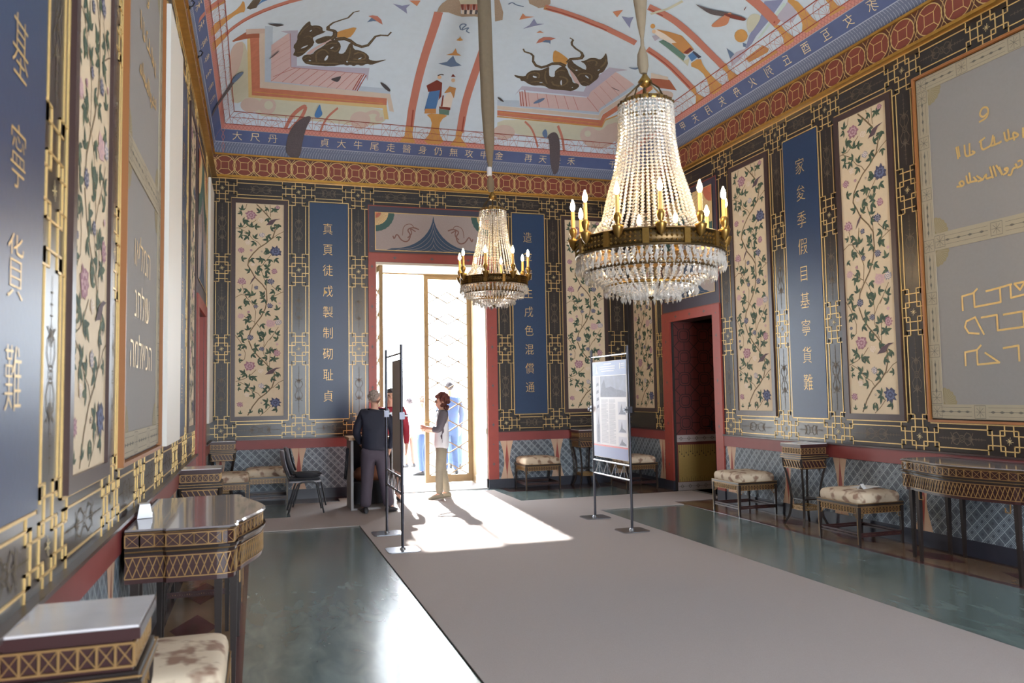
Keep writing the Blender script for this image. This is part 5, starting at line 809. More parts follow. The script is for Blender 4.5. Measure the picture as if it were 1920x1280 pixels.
con = make_console(); con.location = (XL+.05, 6.55, .003); con.rotation_euler = (0, 0, -PI/2); con['label'] = 'marble topped console table on the left wall in the foreground'
dup(con, (XR-.05, 5.22, .003), PI/2, 'marble topped console table on the right wall, cut by the right edge of the photo')
# two stacking chairs by the back wall
def make_chair():
    t = empty('visitor_chair', (0,0,0), 0, 'x', 'chair', 'padded stacking chairs near the back wall')   # faces +x
    for sy in (-1, 1):
        y = sy*.25; P = [(-.24,y,0), (-.13,y,.36), (-.10,y,.43), (-.04,y,.46), (.12,y,.46), (.17,y,.43), (.2,y,.36), (.27,y,0)]
        M = MB(); M.tube(P, .012, 'tube_black'); M.build('leg_frame', t)
    M = MB(); M.tube([(-.05,-.25,.45), (-.05,.25,.45)], .01, 'tube_black'); M.tube([(.12,-.25,.45), (.12,.25,.45)], .01, 'tube_black')
    for sy in (-1, 1): M.tube([(-.05,sy*.12,.45), (-.2,sy*.12,.46), (-.25,sy*.12,.55), (-.30,sy*.12,.72)], .011, 'tube_black')
    M.build('cross_frame', t)
    M = MB(); cushion(M, .235, .225, .45, .485, 'shell_grey'); M.build('seat_shell', t)
    M = MB(); cushion(M, .22, .215, .485, .515, 'fabric_black'); M.build('seat_pad', t)
    def back(dx, w, z0, z1, th, m):
        M = MB(); rows = []
        for i in range(13):
            f = i/12; z = z0+(z1-z0)*f; hw = w*(1-abs(2*f-1)**4*.45); cx = -.245-.10*f-.02*math.sin(PI*f)+dx
            rows.append([(cx+th*math.cos(2*PI*k/16)*(.35+.65*math.sin(PI*min(.97,max(.03,f)))**.4)+.05*(math.sin(2*PI*k/16)**2), hw*math.sin(2*PI*k/16), z) for k in range(16)])
        M.grid(rows, m, cu=True); M.face(rows[0][::-1], m); M.face(rows[-1], m); return M
    back(0, .23, .54, .92, .016, 'shell_grey').build('back_shell', t); back(.028, .215, .56, .905, .02, 'fabric_black').build('back_pad', t)
    return t
ch = make_chair(); ch.location = (.66, 12.55, .027); ch['label'] = 'grey shelled black padded chair, the nearer one left of the man in navy'
dup(ch, (.74, 13.36, .027), .06, 'black padded chair, the one standing behind against the back wall')
M = MB(); rows = []
for i in range(7):
    f = i/6; rows.append([((.19-.12*f**2)*math.cos(a)*(1+.12*math.sin(3*a+i)), (.15-.1*f**2)*math.sin(a)*(1+.1*math.cos(4*a)), .0+.07*f) for a in [2*PI*k/22 for k in range(22)]])
M.grid(rows, 'fabric_black', cu=True); M.face(rows[-1], 'fabric_black'); o = M.build('folded_jacket'); o.location = (.70, 12.55, .545); setp(o, 'black folded jacket lying on the seat of the nearer chair', 'jacket')
# reception counter behind the man
t = empty('reception_counter', (1.34, 12.42, .0145), 0, 'grey edged counter with dark front behind the man in navy', 'counter')
M = MB(); M.box(0, .04, 0, .6, 0, 1.06, 'desk_grey'); M.build('side_panel', t); M = MB(); M.box(.62, .66, 0, .6, 0, 1.06, 'desk_grey'); M.build('side_panel', t)
M = MB(); M.box(-.03, .69, -.04, .64, 1.06, 1.10, 'desk_wood'); M.build('counter_top', t); M = MB(); M.box(.04, .62, .45, .47, .03, 1.06, 'desk_black'); M.build('front_panel', t)
M = MB(); M.box(.04, .62, 0, .46, 0, .03, 'desk_grey'); M.build('bottom_board', t); M = MB(); M.box(.04, .62, .05, .45, .40, .42, 'desk_black'); M.build('shelf', t)
M = MB()
for x in (1.42,):
    rows = [[(1.66+.24*math.cos(a)*s*(1+.1*math.sin(3*a)), 12.68+.1*math.sin(a)*s, .437+z*.5) for a in [2*PI*k/20 for k in range(20)]] for s, z in ((.8,0), (1,.1), (1.02,.25), (.8,.38), (.45,.44))]
    M.grid(rows, 'bag_orange', cu=True); M.face(rows[-1], 'bag_orange'); M.face(rows[0][::-1], 'bag_orange')
o = M.build('bag'); setp(o, 'brown orange bag lying on the shelf inside the counter behind the man', 'bag')
M = MB(); M.tube([(1.29,12.5,.95), (1.27,12.48,.7), (1.25,12.47,.5), (1.275,12.49,.48), (1.30,12.5,.7), (1.31,12.5,.95), (1.29,12.5,.95)], .012, 'fabric_black'); o = M.build('bag_strap'); setp(o, 'black strap hanging on the left side of the counter', 'strap')
# two poster stands; local x along the stand, face to -y
def make_stand(label, printed):
    t = empty('poster_stand', (0,0,0), 0, label, 'display stand', 'free standing poster frames'); W = 1.15
    for x in (0, W):
        M = MB(); P = [(-.165,-.15), (-.165,.15), (-.13,.18), (.13,.18), (.165,.15), (.165,-.15), (.13,-.18), (-.13,-.18)]
        a = [(x+p, q, 0) for p, q in P]; b = [(x+p, q, .012) for p, q in P]; M.grid([a, b], 'steel', cu=True, smooth=False); M.face(b, 'steel'); M.face(a[::-1], 'steel'); M.lathe([(.035,.012), (.03,.03), (.02,.035)], 'steel', (x,0,0)); M.build('base_plate', t)
        M = MB(); M.tube([(x,0,.012), (x,0,2.31)], .017, 'steel_dark', 12); M.build('post', t)
        M = MB(); M.box(x-.03, x+.03, -.03, .03, 1.46, 1.54, 'steel_dark'); M.tube([(x,-.03,1.5), (x,-.07,1.5)], .012, 'steel'); M.tube([(x,-.07,1.475), (x,-.07,1.525)], .006, 'steel'); M.build('clamp', t)
    M = MB()
    M.tube([(0,0,2.21), (W,0,2.21)], .012, 'steel'); M.build('top_rail', t); M = MB()
    for z in (.80, .62): M.tube([(0,0,z), (W,0,z)], .014, 'steel')
    n = 4; 
    for k in range(n):
        x0 = .06+(W-.12)*k/n; x1 = .06+(W-.12)*(k+1)/n; xm = (x0+x1)/2
        M.tube([(x0,0,.62), (xm,0,.80), (x1,0,.62)], .006, 'steel'); M.tube([(xm,0,.8), (xm,0,.62)], .004, 'steel')
    M.build('truss_rail', t)
    M = MB(); M.box(.035, W-.035 if printed else .62, -.006, .006, .85, 2.14, 'board_grey'); M.build('board', t)
    if printed:
        M = MB(); ch = Chart(lambda u, v, o: (u, -.0065-o, v)); a, b = .04, W-.04
        poly(M, ch, rect(a, b, .855, 2.135), .0005, 'poster_white'); poly(M, ch, rect(a, b, 1.95, 2.135), .001, 'poster_blue2'); poly(M, ch, rect(a, b, .855, 1.0), .001, 'poster_blue'); poly(M, ch, rect(a, b, 1.0, 1.02), .0015, 'poster_red')
        poly(M, ch, rect(a+.25, b-.02, 1.66, 1.94), .001, 'poster_pic'); poly(M, ch, [(a+.25,1.7), (a+.3,1.82), (a+.38,1.9), (a+.43,1.78), (a+.6,1.8), (a+.75,1.76), (a+.95,1.74), (b-.02,1.72), (b-.02,1.66), (a+.25,1.66)], .0015, 'poster_dark')
        poly(M, ch, rect(a+.09, a+.22, 1.03, 1.94), .001, 'poster_lt'); poly(M, ch, [(a+.12,1.05), (a+.2,1.05), (a+.2,1.28), (a+.175,1.33), (a+.16,1.45), (a+.145,1.33), (a+.12,1.28)], .0016, 'poster_dark')
        for z in (1.5, 1.6, 1.7, 1.8): poly(M, ch, [(a+.12,z), (a+.2,z+.02), (a+.19,z+.06), (a+.13,z+.04)], .0016, 'poster_dark')
        for c0, c1 in ((a+.27, a+.49), (a+.52, a+.72)):
            z = 1.63
            while z > 1.05: poly(M, ch, rect(c0, c1-(.05 if random.random() < .15 else 0), z-.006, z), .0012, 'poster_text'); z -= .0125
        for z0, z1 in ((1.43,1.6), (1.2,1.37), (1.03,1.15)):
            poly(M, ch, rect(b-.27, b-.03, z0, z1), .0012, 'poster_lt'); poly(M, ch, [(b-.25,z0+.01), (b-.2,z0+.05), (b-.16,z1-.02), (b-.14,z0+.06), (b-.05,z0+.03), (b-.05,z0+.01)], .0016, 'poster_dark')
        for i, z in enumerate((2.095, 2.06, 2.03, 2.0)): w = (.12, .24, .24, .2)[i]; poly(M, ch, rect(a+.5-w, a+.5+w, z, z+.012), .0016, 'poster_white')
        poly(M, ch, [(a+.1,1.98), (a+.13,2.0), (a+.15,2.09), (a+.17,2.0), (a+.2,1.98)], .0016, 'poster_white'); poly(M, ch, rect(b-.2, b-.17, 2.02, 2.1), .0016, 'poster_white')
        for z in (2.03, 2.06, 2.085): poly(M, ch, rect(b-.15, b-.04, z, z+.01), .0016, 'poster_white')
        M.build('printed_poster', t)
    return t
a = make_stand('poster stand showing a printed blue and white poster, at the right side of the carpet', True); a.location = (4.44, 10.33, .015); a.rotation_euler = (0, 0, -PI/2)
a = make_stand('poster stand seen from behind with a plain grey back, left of the sunlit doorway', False); a.location = (1.545, 9.04, .015); a.rotation_euler = (0, 0, PI/2)
# small things
t = empty('folded_card', (6.50, 7.52, .603), .5, 'small white folded card standing on the stool by the right wall', 'card')
M = MB(); M.face([(-.05,-.035,0), (.05,-.035,0), (.05,0,.055), (-.05,0,.055)], 'paper'); M.face([(-.05,.035,0), (.05,.035,0), (.05,0,.055), (-.05,0,.055)], 'paper'); M.build('card_fold', t)
M = MB(); M.box(-.15, .15, -.1, .1, 0, .004, 'paper'); o = M.build('paper_sheet'); o.location = (6.64, 7.62, .606); o.rotation_euler = (0, 0, .3); setp(o, 'sheet of paper lying flat on the stool seat by the right wall', 'paper')
t = empty('sensor_box', (XL+.085, 5.55, 1.012), .3, 'small white plastic box standing on the left console table against the wall', 'sensor')
M = MB(); M.hexa([(-.045,-.05,0), (.045,-.05,0), (.045,.05,0), (-.045,.05,0), (-.03,-.045,.085), (.03,-.045,.085), (.03,.045,.085), (-.03,.045,.085)], 'plastic_white'); M.build('casing', t); M = MB(); M.box(.03, .046, -.03, .03, .01, .03, 'steel'); M.build('vent', t)
for y in (10.2, 8.9, 7.2):
    M = MB(); M.tube([(0,0,0), (.03,0,.02), (.05,0,.06), (.03,0,.08), (.01,0,.07)], .008, 'tube_black'); M.box(-.01, .01, -.02, .02, -.01, .01, 'tube_black'); o = M.build('cable_hook'); o.location = (XR-.055 if False else XL+.06, y, ZC-.02); setp(o, 'small black hook on the left cornice at the foot of the ceiling', 'hook', 'small black hooks along the left cornice')

# ---------------------------------------------------------------- chandeliers
def strand_mesh(prof, rx, rz, name):
    M = MB(); L = [math.dist(a, b) for a, b in zip(prof, prof[1:])]; tot = sum(L); n = max(2, round(tot/(rz*1.9)))
    for k in range(n+1):
        u = tot*k/n
        for i, s in enumerate(L):
            if u <= s+1e-9 or i == len(L)-1: f = min(1, u/s); r = prof[i][0]+(prof[i+1][0]-prof[i][0])*f; z = prof[i][1]+(prof[i+1][1]-prof[i][1])*f; break
            u -= s
        M.bead((r, 0, z), rx, rz, 'crystal')
    return M.mesh(name)
def chandelier(loc, R, rt, zt, zb, nb, label, S, ns):
    # R ring radius, rt top ring radius, heights relative to the main ring (z = 0)
    t = empty('chandelier', loc, 0, label, 'chandelier', 'crystal chandeliers with electric candles')
    def rr(name, r, z0, z1, th, m, teeth=0, poly_n=40):
        M = MB(); M.lathe([(r-th,z0), (r,z0), (r*1.01,(z0+z1)/2), (r,z1), (r-th,z1), (r-th,z0)], m, n=poly_n, caps=False)
        for k in range(teeth):
            a = 2*PI*k/teeth; q = .35*(z1-z0)
            M.box(r*math.cos(a)-.012*S, r*math.cos(a)+.012*S, r*math.sin(a)-.012*S, r*math.sin(a)+.012*S, (z0+z1)/2-q, (z0+z1)/2+q, 'brass_dark')
        M.build(name, t)
    rr('main_ring', R, -.06*S, .06*S, .02, 'brass_dark', 0); 0
    M = MB()
    for k in range(96):
        a = 2*PI*k/96; c_, s_ = math.cos(a)*R*1.008, math.sin(a)*R*1.008
        if k % 8 == 0: M.bar((c_, s_, -.058*S), (c_, s_, .058*S), .05*S, .03*S, 'brass', up=(c_, s_, 0)); continue
        for z_ in (-.034, 0, .034): M.bead((c_, s_, z_*S), .013*S, .014*S, 'brass')
    M.build('pierced_band', t); rr('ring_rim', R*1.02, .055*S, .07*S, .03, 'brass_dark'); rr('ring_rim', R*1.02, -.07*S, -.055*S, .03, 'brass_dark')
    rr('top_ring', rt, zt-.02, zt+.02, .012, 'brass', 20); rr('lower_ring', R*.88, -.2*S, -.17*S, .012, 'brass_dark'); rr('lower_ring', R*.62, -.32*S, -.30*S, .01, 'brass')
    M = MB(); M.tube([(0,0,zb), (0,0,zt+.22)], .01, 'brass_dark'); M.lathe([(0,zb-.03), (.02*S,zb-.01), (.045*S,zb+.02), (.02*S,zb+.05), (.01,zb+.07)], 'brass_dark')
    for k in range(5): a = 2*PI*k/5; M.tube([(rt*.95*math.cos(a), rt*.95*math.sin(a), zt), (rt*.7*math.cos(a), rt*.7*math.sin(a), zt+.1), (.03*math.cos(a), .03*math.sin(a), zt+.2)], .007, 'brass_dark', 6)
    M.lathe([(.02,zt+.15), (.05,zt+.17), (.06,zt+.2), (.03,zt+.24), (.02,zt+.26)], 'brass'); M.build('stem', t)
    cone = [(rt,zt-.02), (rt*1.04,zt*.75), (rt*1.2,zt*.55), (rt*1.2+(R*.9-rt)*.2,zt*.38), (rt+(R*.9-rt)*.5,zt*.2), (R*.9,.02)]
    cm = strand_mesh(cone, .017*S, .0155*S, 'crystal_strand')
    for k in range(ns): o = bpy.data.objects.new('crystal_strand', cm); COL.objects.link(o); o.parent = t; o.rotation_euler = (0, 0, 2*PI*k/ns)
    bowl = [(R*.97,-.07*S), (R*.93,-.13*S), (R*.87,-.19*S), (R*.76,-.25*S), (R*.62,-.31*S), (R*.45,-.36*S), (R*.25,-.40*S), (.03,zb+.03)]
    bm_ = strand_mesh(bowl, .016*S, .016*S, 'bowl_strand'); nb2 = 100-ns if ns > 50 else 48
    for k in range(nb2): o = bpy.data.objects.new('bowl_strand', bm_); COL.objects.link(o); o.parent = t; o.rotation_euler = (0, 0, 2*PI*(k+.5)/nb2)
    for (r, z, n, ln, w) in ((R*1.0, -.075*S, 64, .05, .016), (R*1.01, -.12*S, 56, .06, .018), (R*.89, -.21*S, 56, .05, .016), (R*.63, -.33*S, 40, .045, .015), (R*.4, -.385*S, 26, .04, .014), (rt*1.03, zt-.05, 30, .05, .014), (rt*1.02, zt-.13, 28, .04, .012)):
        M = MB()
        for k in range(n): a = 2*PI*k/n+r; M.bead((r*math.cos(a), r*math.sin(a), z-ln*S*.7), w*S, ln*S*.8, 'crystal'); M.bead((r*math.cos(a), r*math.sin(a), z+.005), .008*S, .01*S, 'crystal')
        M.build('crystal_fringe', t)
    for k in range(nb):
        a = 2*PI*(k+.35)/nb; c = (R*1.05*math.cos(a), R*1.05*math.sin(a), 0); M = MB()
        M.lathe([(.008,.0), (.03,.03), (.045,.075), (.048,.09), (.015,.095), (.018,.11), (.03,.14), (.034,.17), (.02,.19)], 'brass', (c[0], c[1], .0)); M.tube([(R*math.cos(a), R*math.sin(a), .03), c[:2]+(.03,)], .01, 'brass'); M.build('candle_arm', t)
        M = MB(); M.lathe([(.017,.185), (.0165,.33)], 'candle', c, n=12); o = M.build('candle', t)
        M = MB(); M.lathe([(.006,.33), (.019,.352), (.021,.372), (.014,.40), (.004,.43)], 'bulb_glow', c, n=10); M.build('bulb', o)
    return t
chandelier((3.09, 5.92, 2.92), .60, .22, 1.22, -.40, 12, 'large crystal chandelier nearer the camera with twelve lit candle bulbs', 1.0, 46)
chandelier((3.09, 10.52, 3.275), .46, .18, 1.0, -.33, 8, 'smaller crystal chandelier farther back near the bright doorway', .8, 38)
def sleeve(x, y, z0, w, dx, label):
    M = MB(); rows = []; zt = 7.735
    prof = [(z0,.35), (z0+.07,.55), (z0+.16,.5), (z0+.24,.18), (z0+.30,.16), (z0+.42,.4), (z0+.7,.75), (z0+1.2,.95), (z0+2,1), (zt,1.0)]
    for z, k in prof: rows.append([(x+dx*(z-z0)+w/2*k*math.cos(a)*(1+.1*math.sin(5*a)), y+.055*k*math.sin(a)*(1+.15*math.cos(4*a)), z) for a in [2*PI*q/20 for q in range(20)]])
    M.grid(rows, 'sleeve', cu=True); M.face(rows[0][::-1], 'sleeve'); o = M.build('fabric_sleeve'); return setp(o, label, 'chain cover', 'cloth covers over the chandelier chains')
sleeve(3.08, 5.92, 4.41, .18, -.015, 'beige cloth sleeve round the chain of the large chandelier')
sl_ = sleeve(3.07, 10.52, 4.54, .19, -.02, 'beige cloth sleeve round the chain of the smaller chandelier')
M = MB(); M.lathe([(.035,0), (.037,.02), (.037,.1), (.03,.12)], 'plastic_white', (3.045, 10.50, 4.76), n=12); o = M.build('wrapping_tape', sl_, label='white tape')
# ---------------------------------------------------------------- people
def skin_obj(name, nodes, edges, m, parent, lv=2, root=None):
    keys = list(nodes); idx = {k: i for i, k in enumerate(keys)}
    me = bpy.data.meshes.new(name); me.from_pydata([nodes[k][0] for k in keys], [(idx[a], idx[b]) for a, b in edges], [])
    ob = bpy.data.objects.new(name, me); COL.objects.link(ob); md = ob.modifiers.new('s', 'SKIN'); md.use_smooth_shade = True
    for i, k in enumerate(keys):
        r = nodes[k][1]; me.skin_vertices[0].data[i].radius = r if isinstance(r, tuple) else (r, r); me.skin_vertices[0].data[i].use_root = (k == (root or keys[0]))
    sb = ob.modifiers.new('u', 'SUBSURF'); sb.levels = lv; sb.render_levels = lv
    dg = bpy.context.evaluated_depsgraph_get(); m2 = bpy.data.meshes.new_from_object(ob.evaluated_get(dg)); bpy.data.objects.remove(ob); bpy.data.meshes.remove(me)
    m2.materials.clear(); m2.materials.append(MT[m]); m2.name = name
    for p in m2.polygons: p.use_smooth = True; p.material_index = 0
    o = bpy.data.objects.new(name, m2); COL.objects.link(o)
    if parent: o.parent = parent
    return o
def person(loc, rz, H, label, top, legs, shoe='shoe', hair='hair_dark', hairstyle='short', arms=None, legp=None, skirt=.86, wide=1.0, sleeve_to=1.0, shirt=None, lean=0, headturn=0, legr=1.0, group=None):
    """local frame: x right, y forward, z up; all joints in units of a 1.75 m figure, scaled by H"""
    k = H/1.75; t = empty('person', loc, rz, label, 'person', group)
    def V(x, y, z): return (x*k, (y+lean*max(0, z-.9))*k, z*k)
    A = arms or {}
    J = {'pelvis': V(0,0,.94), 'waist': V(0,0,1.08), 'chest': V(0,.0,1.30), 'neck0': V(0,-.01,1.46), 'neck1': V(0,.0,1.53)}
    lp = {'hipL': (-.09,0,.90), 'kneeL': (-.10,.02,.50), 'ankL': (-.11,-.02,.09), 'toeL': (-.13,.13,.035), 'hipR': (.09,0,.90), 'kneeR': (.10,.02,.50), 'ankR': (.11,-.02,.09), 'toeR': (.13,.13,.035)}
    lp.update(legp or {})
    ap = {'shL': (-.175,0,1.42), 'elL': (-.24,-.03,1.13), 'wrL': (-.24,.06,.88), 'hdL': (-.235,.09,.80), 'shR': (.175,0,1.42), 'elR': (.24,-.03,1.13), 'wrR': (.24,.06,.88), 'hdR': (.235,.09,.80)}
    ap.update(A)
    for q in (lp, ap):
        for n, p in q.items(): J[n] = V(*p)
    c, s = math.cos(headturn), math.sin(headturn)
    def Hd(x, y, z): return V(x*c-y*s, .02+x*s+y*c, z)
    N = {'pelvis': (J['pelvis'], (.10*k,.08*k)), 'waist': (J['waist'], (.095*k,.07*k)), 'chest': (J['chest'], (.12*k,.085*k)), 'neck0': (J['neck0'], .06*k), 'neck1': (J['neck1'], .052*k), 'jaw': (Hd(0,.025,1.59), .062*k), 'head': (Hd(0,.0,1.655), (.076*k,.092*k)), 'crown': (Hd(0,-.01,1.70), .062*k), 'nose': (Hd(0,.108,1.635), .011*k), 'chin': (Hd(0,.085,1.575), .022*k),
         'earL': (Hd(-.083,-.005,1.64), (.010*k,.018*k)), 'earR': (Hd(.083,-.005,1.64), (.010*k,.018*k))}
    E = [('pelvis','waist'), ('waist','chest'), ('chest','neck0'), ('neck0','neck1'), ('neck1','jaw'), ('jaw','head'), ('head','crown'), ('head','nose'), ('jaw','chin'), ('head','earL'), ('head','earR')]
    for S in 'LR':
        N['sh'+S] = (J['sh'+S], .05*k); N['el'+S] = (J['el'+S], .037*k); N['wr'+S] = (J['wr'+S], (.024*k,.028*k)); N['pm'+S] = (J['hd'+S], (.018*k,.032*k)); E += [('chest','sh'+S), ('sh'+S,'el'+S), ('el'+S,'wr'+S), ('wr'+S,'pm'+S)]
        w, h = Vector(J['wr'+S]), Vector(J['hd'+S]); d = (h-w).normalized(); sd = Vector((1 if S == 'L' else -1, 0, 0)); fwd = d.cross(sd).normalized(); lat = fwd.cross(d).normalized() if False else fwd
        for q, (off, ln) in enumerate(((-.028,.06), (-.010,.072), (.010,.068), (.027,.052))):
            b0 = h+d*.02*k+lat*off*k; b1 = b0+d*ln*.55*k; b2 = b1+(d*.8+sd*.5).normalized()*ln*.5*k
            N['f%d%s' % (q,S)] = (tuple(b0), .0095*k); N['g%d%s' % (q,S)] = (tuple(b1), .0085*k); N['h%d%s' % (q,S)] = (tuple(b2), .007*k); E += [('pm'+S,'f%d%s' % (q,S)), ('f%d%s' % (q,S),'g%d%s' % (q,S)), ('g%d%s' % (q,S),'h%d%s' % (q,S))]
        b0 = w+d*.035*k+lat*.03*k; b1 = b0+(d*.6+lat*.8).normalized()*.04*k; N['t0'+S] = (tuple(b0), .011*k); N['t1'+S] = (tuple(b1), .009*k); E += [('wr'+S,'t0'+S), ('t0'+S,'t1'+S)]
        N['hip'+S] = (J['hip'+S], .065*k); N['knee'+S] = (J['knee'+S], .055*k); N['ank'+S] = (J['ank'+S], .038*k); N['toe'+S] = (J['toe'+S], (.02*k,.012*k)); E += [('pelvis','hip'+S), ('hip'+S,'knee'+S), ('knee'+S,'ank'+S), ('ank'+S,'toe'+S)]
    skin_obj('body', N, E, 'skin', t, 2, 'pelvis')
    W = wide
    T = {'pelvis': (V(0,0,.985), (.14*k*W,.112*k*W)), 'hip0': (V(0,-.01,.90), (.165*k*W,.14*k*W))}; TE = [('pelvis','hip0')]
    for S in 'LR':
        h, kn, an = Vector(J['hip'+S]), Vector(J['knee'+S]), Vector(J['ank'+S])
        T['a'+S] = (tuple(h.lerp(kn, .2)), .108*k*W*legr); T['b'+S] = (tuple(h.lerp(kn, .6)), .086*k*W*legr); T['c'+S] = (tuple(kn), .072*k*W*legr); T['d'+S] = (tuple(kn.lerp(an, .5)), .068*k*W*legr); T['e'+S] = (tuple(an+Vector((0,0,-.02*k))), .066*k*W*legr)
        TE += [('hip0','a'+S), ('a'+S,'b'+S), ('b'+S,'c'+S), ('c'+S,'d'+S), ('d'+S,'e'+S)]
    skin_obj('trousers', T, TE, legs, t, 2, 'pelvis')
    def jacket(name, m, z0, e, sl, ar=1.0):
        P = {'c': (J['chest'], ((.17+e)*k*W,(.125+e)*k*W)), 'w': (V(0,.0,1.10), ((.168+e)*k*W,(.138+e)*k*W)), 'h': (V(0,0,z0+.06), ((.17+e)*k*W,(.14+e)*k*W)), 'hh': (V(0,0,z0-.06), ((.175+e)*k*W,(.145+e)*k*W)), 'n': (V(0,-.01,1.44), (.09+e)*k), 'n1': (V(0,-.01,1.495), (.07+e)*k)}
        PE = [('c','w'), ('w','h'), ('h','hh'), ('c','n'), ('n','n1')]
        for S in 'LR':
            s_, el, wr = Vector(J['sh'+S]), Vector(J['el'+S]), Vector(J['wr'+S])
            P['s'+S] = (tuple(s_), (.078+e)*k*W**.5*ar); P['m'+S] = (tuple(s_.lerp(el, .55)), (.066+e)*k*W**.5*ar); P['e'+S] = (tuple(el), (.058+e)*k*W**.5*ar); PE += [('c','s'+S), ('s'+S,'m'+S), ('m'+S,'e'+S)]
            if sl > .2: P['f'+S] = (tuple(el.lerp(wr, .5)), (.050+e)*k*W**.5); P['g'+S] = (tuple(el.lerp(wr, sl)), (.043+e)*k); PE += [('e'+S,'f'+S), ('f'+S,'g'+S)]
        return skin_obj(name, P, PE, m, t, 2, 'c')
    if shirt: jacket('shirt', shirt, skirt, -.004, .1, .6); jacket('cardigan', top, 1.10, .014, sleeve_to)
    else: jacket('jacket', top, skirt, .0, sleeve_to)
    for S in 'LR':
        an, to = Vector(J['ank'+S]), Vector(J['toe'+S]); d = (to-an); d.z = 0; d.normalize(); M = MB(); rows = []; r_ = Vector((-d.y, d.x, 0)); g = an.z-.09*k
        for f, w, h in ((-.07,.02,.05), (-.06,.034,.085), (-.02,.04,.10), (.05,.042,.085), (.12,.047,.06), (.17,.042,.045), (.195,.02,.03)):
            c_ = Vector((an.x, an.y, 0))+d*f*k; rows.append([tuple(c_+r_*(w*k*math.cos(a))+Vector((0,0,max(0, h*k*.5+h*k*.5*math.sin(a)*(1 if math.sin(a) > 0 else 1))+g))) for a in [2*PI*q/12 for q in range(12)]])
        M.grid(rows, shoe, cu=True); M.face(rows[0][::-1], shoe); M.face(rows[-1], shoe); M.build('shoe', t)
    # hair
    rnd = random.Random(int(H*1000)); M = MB()
    def blob(cx, cy, cz, r, m, n=8, jit=0.0, sx=1, sy=1, sz=1):
        rows = []
        for i in range(n+1):
            ph = PI*i/n; rows.append([(cx+sx*r*math.sin(ph)*math.cos(2*PI*q/(n*2))*(1+rnd.uniform(-jit, jit)), cy+sy*r*math.sin(ph)*math.sin(2*PI*q/(n*2))*(1+rnd.uniform(-jit, jit)), cz+sz*r*math.cos(ph)) for q in range(n*2)])
        M.grid(rows, m, cu=True)
    if hairstyle == 'curly':
        blob(*Hd(0,-.02,1.665), .093*k, hair, 8, .04, .95, 1.02, 1.0); blob(*Hd(0,-.045,1.60), .07*k, hair, 8, .06)
        for q in range(210):
            a = rnd.uniform(0, 2*PI); el = rnd.uniform(-.9, PI/2); x = math.cos(el)*math.cos(a); y = math.cos(el)*math.sin(a); z = math.sin(el)
            if y > .35 and z < .55: continue
            zz = 1.66+.115*z-(.07 if y < .1 and z < -.3 else 0); P = Hd(x*.105, -.02+y*.115, zz); blob(*P, .031*k*rnd.uniform(.7, 1.25), hair, 4, .15)
    elif hairstyle == 'bald':
        for a in [PI+.25+(PI-.5)*q/14 for q in range(15)]:
            for z in (1.615, 1.64, 1.665): P = Hd(.070*math.cos(a), -.004+.080*math.sin(a), z-.012); blob(*P, .0145*k, hair, 5, .04)
    else:
        blob(*Hd(0,-.012,1.672), .084*k, hair, 8, .02, .93, 1.0, .96)
        for q in range(90):
            a = rnd.uniform(0, 2*PI); el = rnd.uniform(-.35, PI/2); x = math.cos(el)*math.cos(a); y = math.cos(el)*math.sin(a); z = math.sin(el)
            if y > .45 and z < .6: continue
            P = Hd(x*.078, -.012+y*.088, 1.665+.085*z); blob(*P, .02*k, hair, 4, .08)
            if hairstyle == 'bob' and z < .1: P = Hd(x*.085, -.012+y*.08, 1.60); blob(*P, .024*k, hair, 4, .08)
    M.build('hair', t)
    for sx in (-1, 1):
        M = MB(); blob(*Hd(sx*.03, .082, 1.655), .0115*k, 'eye_dark', 6); M.build('eye', t)
    M = MB(); blob(*Hd(0, .085, 1.60), .013*k, 'lips', 6, 0, 1.7, .8, .45); M.build('mouth', t)
    return t
P1 = person((1.655, 12.06, .016), math.radians(-8), 1.80, 'man seen from behind in a navy jacket and dark grey trousers, standing at the counter', 'navy_jacket', 'trousers_grey', hair='hair_grey', hairstyle='short', wide=1.22, skirt=.92, lean=.03, headturn=math.radians(-25), legr=1.08,
    arms={'elR': (.27,-.01,1.15), 'wrR': (.215,.10,.90), 'hdR': (.20,.13,.83), 'elL': (-.27,.0,1.16), 'wrL': (-.20,.16,.98), 'hdL': (-.17,.2,.93)}, legp={'kneeL': (-.11,.03,.50), 'ankL': (-.14,-.02,.09), 'toeL': (-.18,.13,.035), 'kneeR': (.13,.03,.5), 'ankR': (.2,.0,.09), 'toeR': (.29,.13,.035)})
P2 = person((2.08, 13.22, .016), math.radians(172), 1.83, 'man in a red coat facing the camera behind the grey poster back', 'red_coat', 'brown_cloth', hair='hair_dark', skirt=.8)
P3 = person((2.93, 13.25, .016), math.radians(82), 1.72, 'woman with curly auburn hair, grey top and khaki trousers standing in the doorway', 'grey_knit', 'khaki', hair='hair_auburn', hairstyle='curly', shirt='white_shirt', skirt=.87, sleeve_to=.55, lean=-.02, headturn=math.radians(12), legr=.98, shoe='khaki', wide=1.03,
    arms={'elL': (-.20,.05,1.16), 'wrL': (-.10,.24,1.20), 'hdL': (-.07,.31,1.21), 'elR': (.20,.0,1.12), 'wrR': (.12,.20,1.13), 'hdR': (.09,.27,1.16)}, legp={'kneeL': (-.08,.05,.5), 'ankL': (-.10,.05,.09), 'toeL': (-.12,.2,.035), 'kneeR': (.08,-.02,.5), 'ankR': (.10,-.1,.09), 'toeR': (.12,.06,.035)})
M = MB(); M.box(-.035, .035, -.005, .005, -.06, .06, 'paper'); o = M.build('phone'); o.location = (2.60, 13.28, 1.22); o.rotation_euler = (.4, .3, 1.3); setp(o, 'small pale phone held in front of the curly haired woman', 'phone')
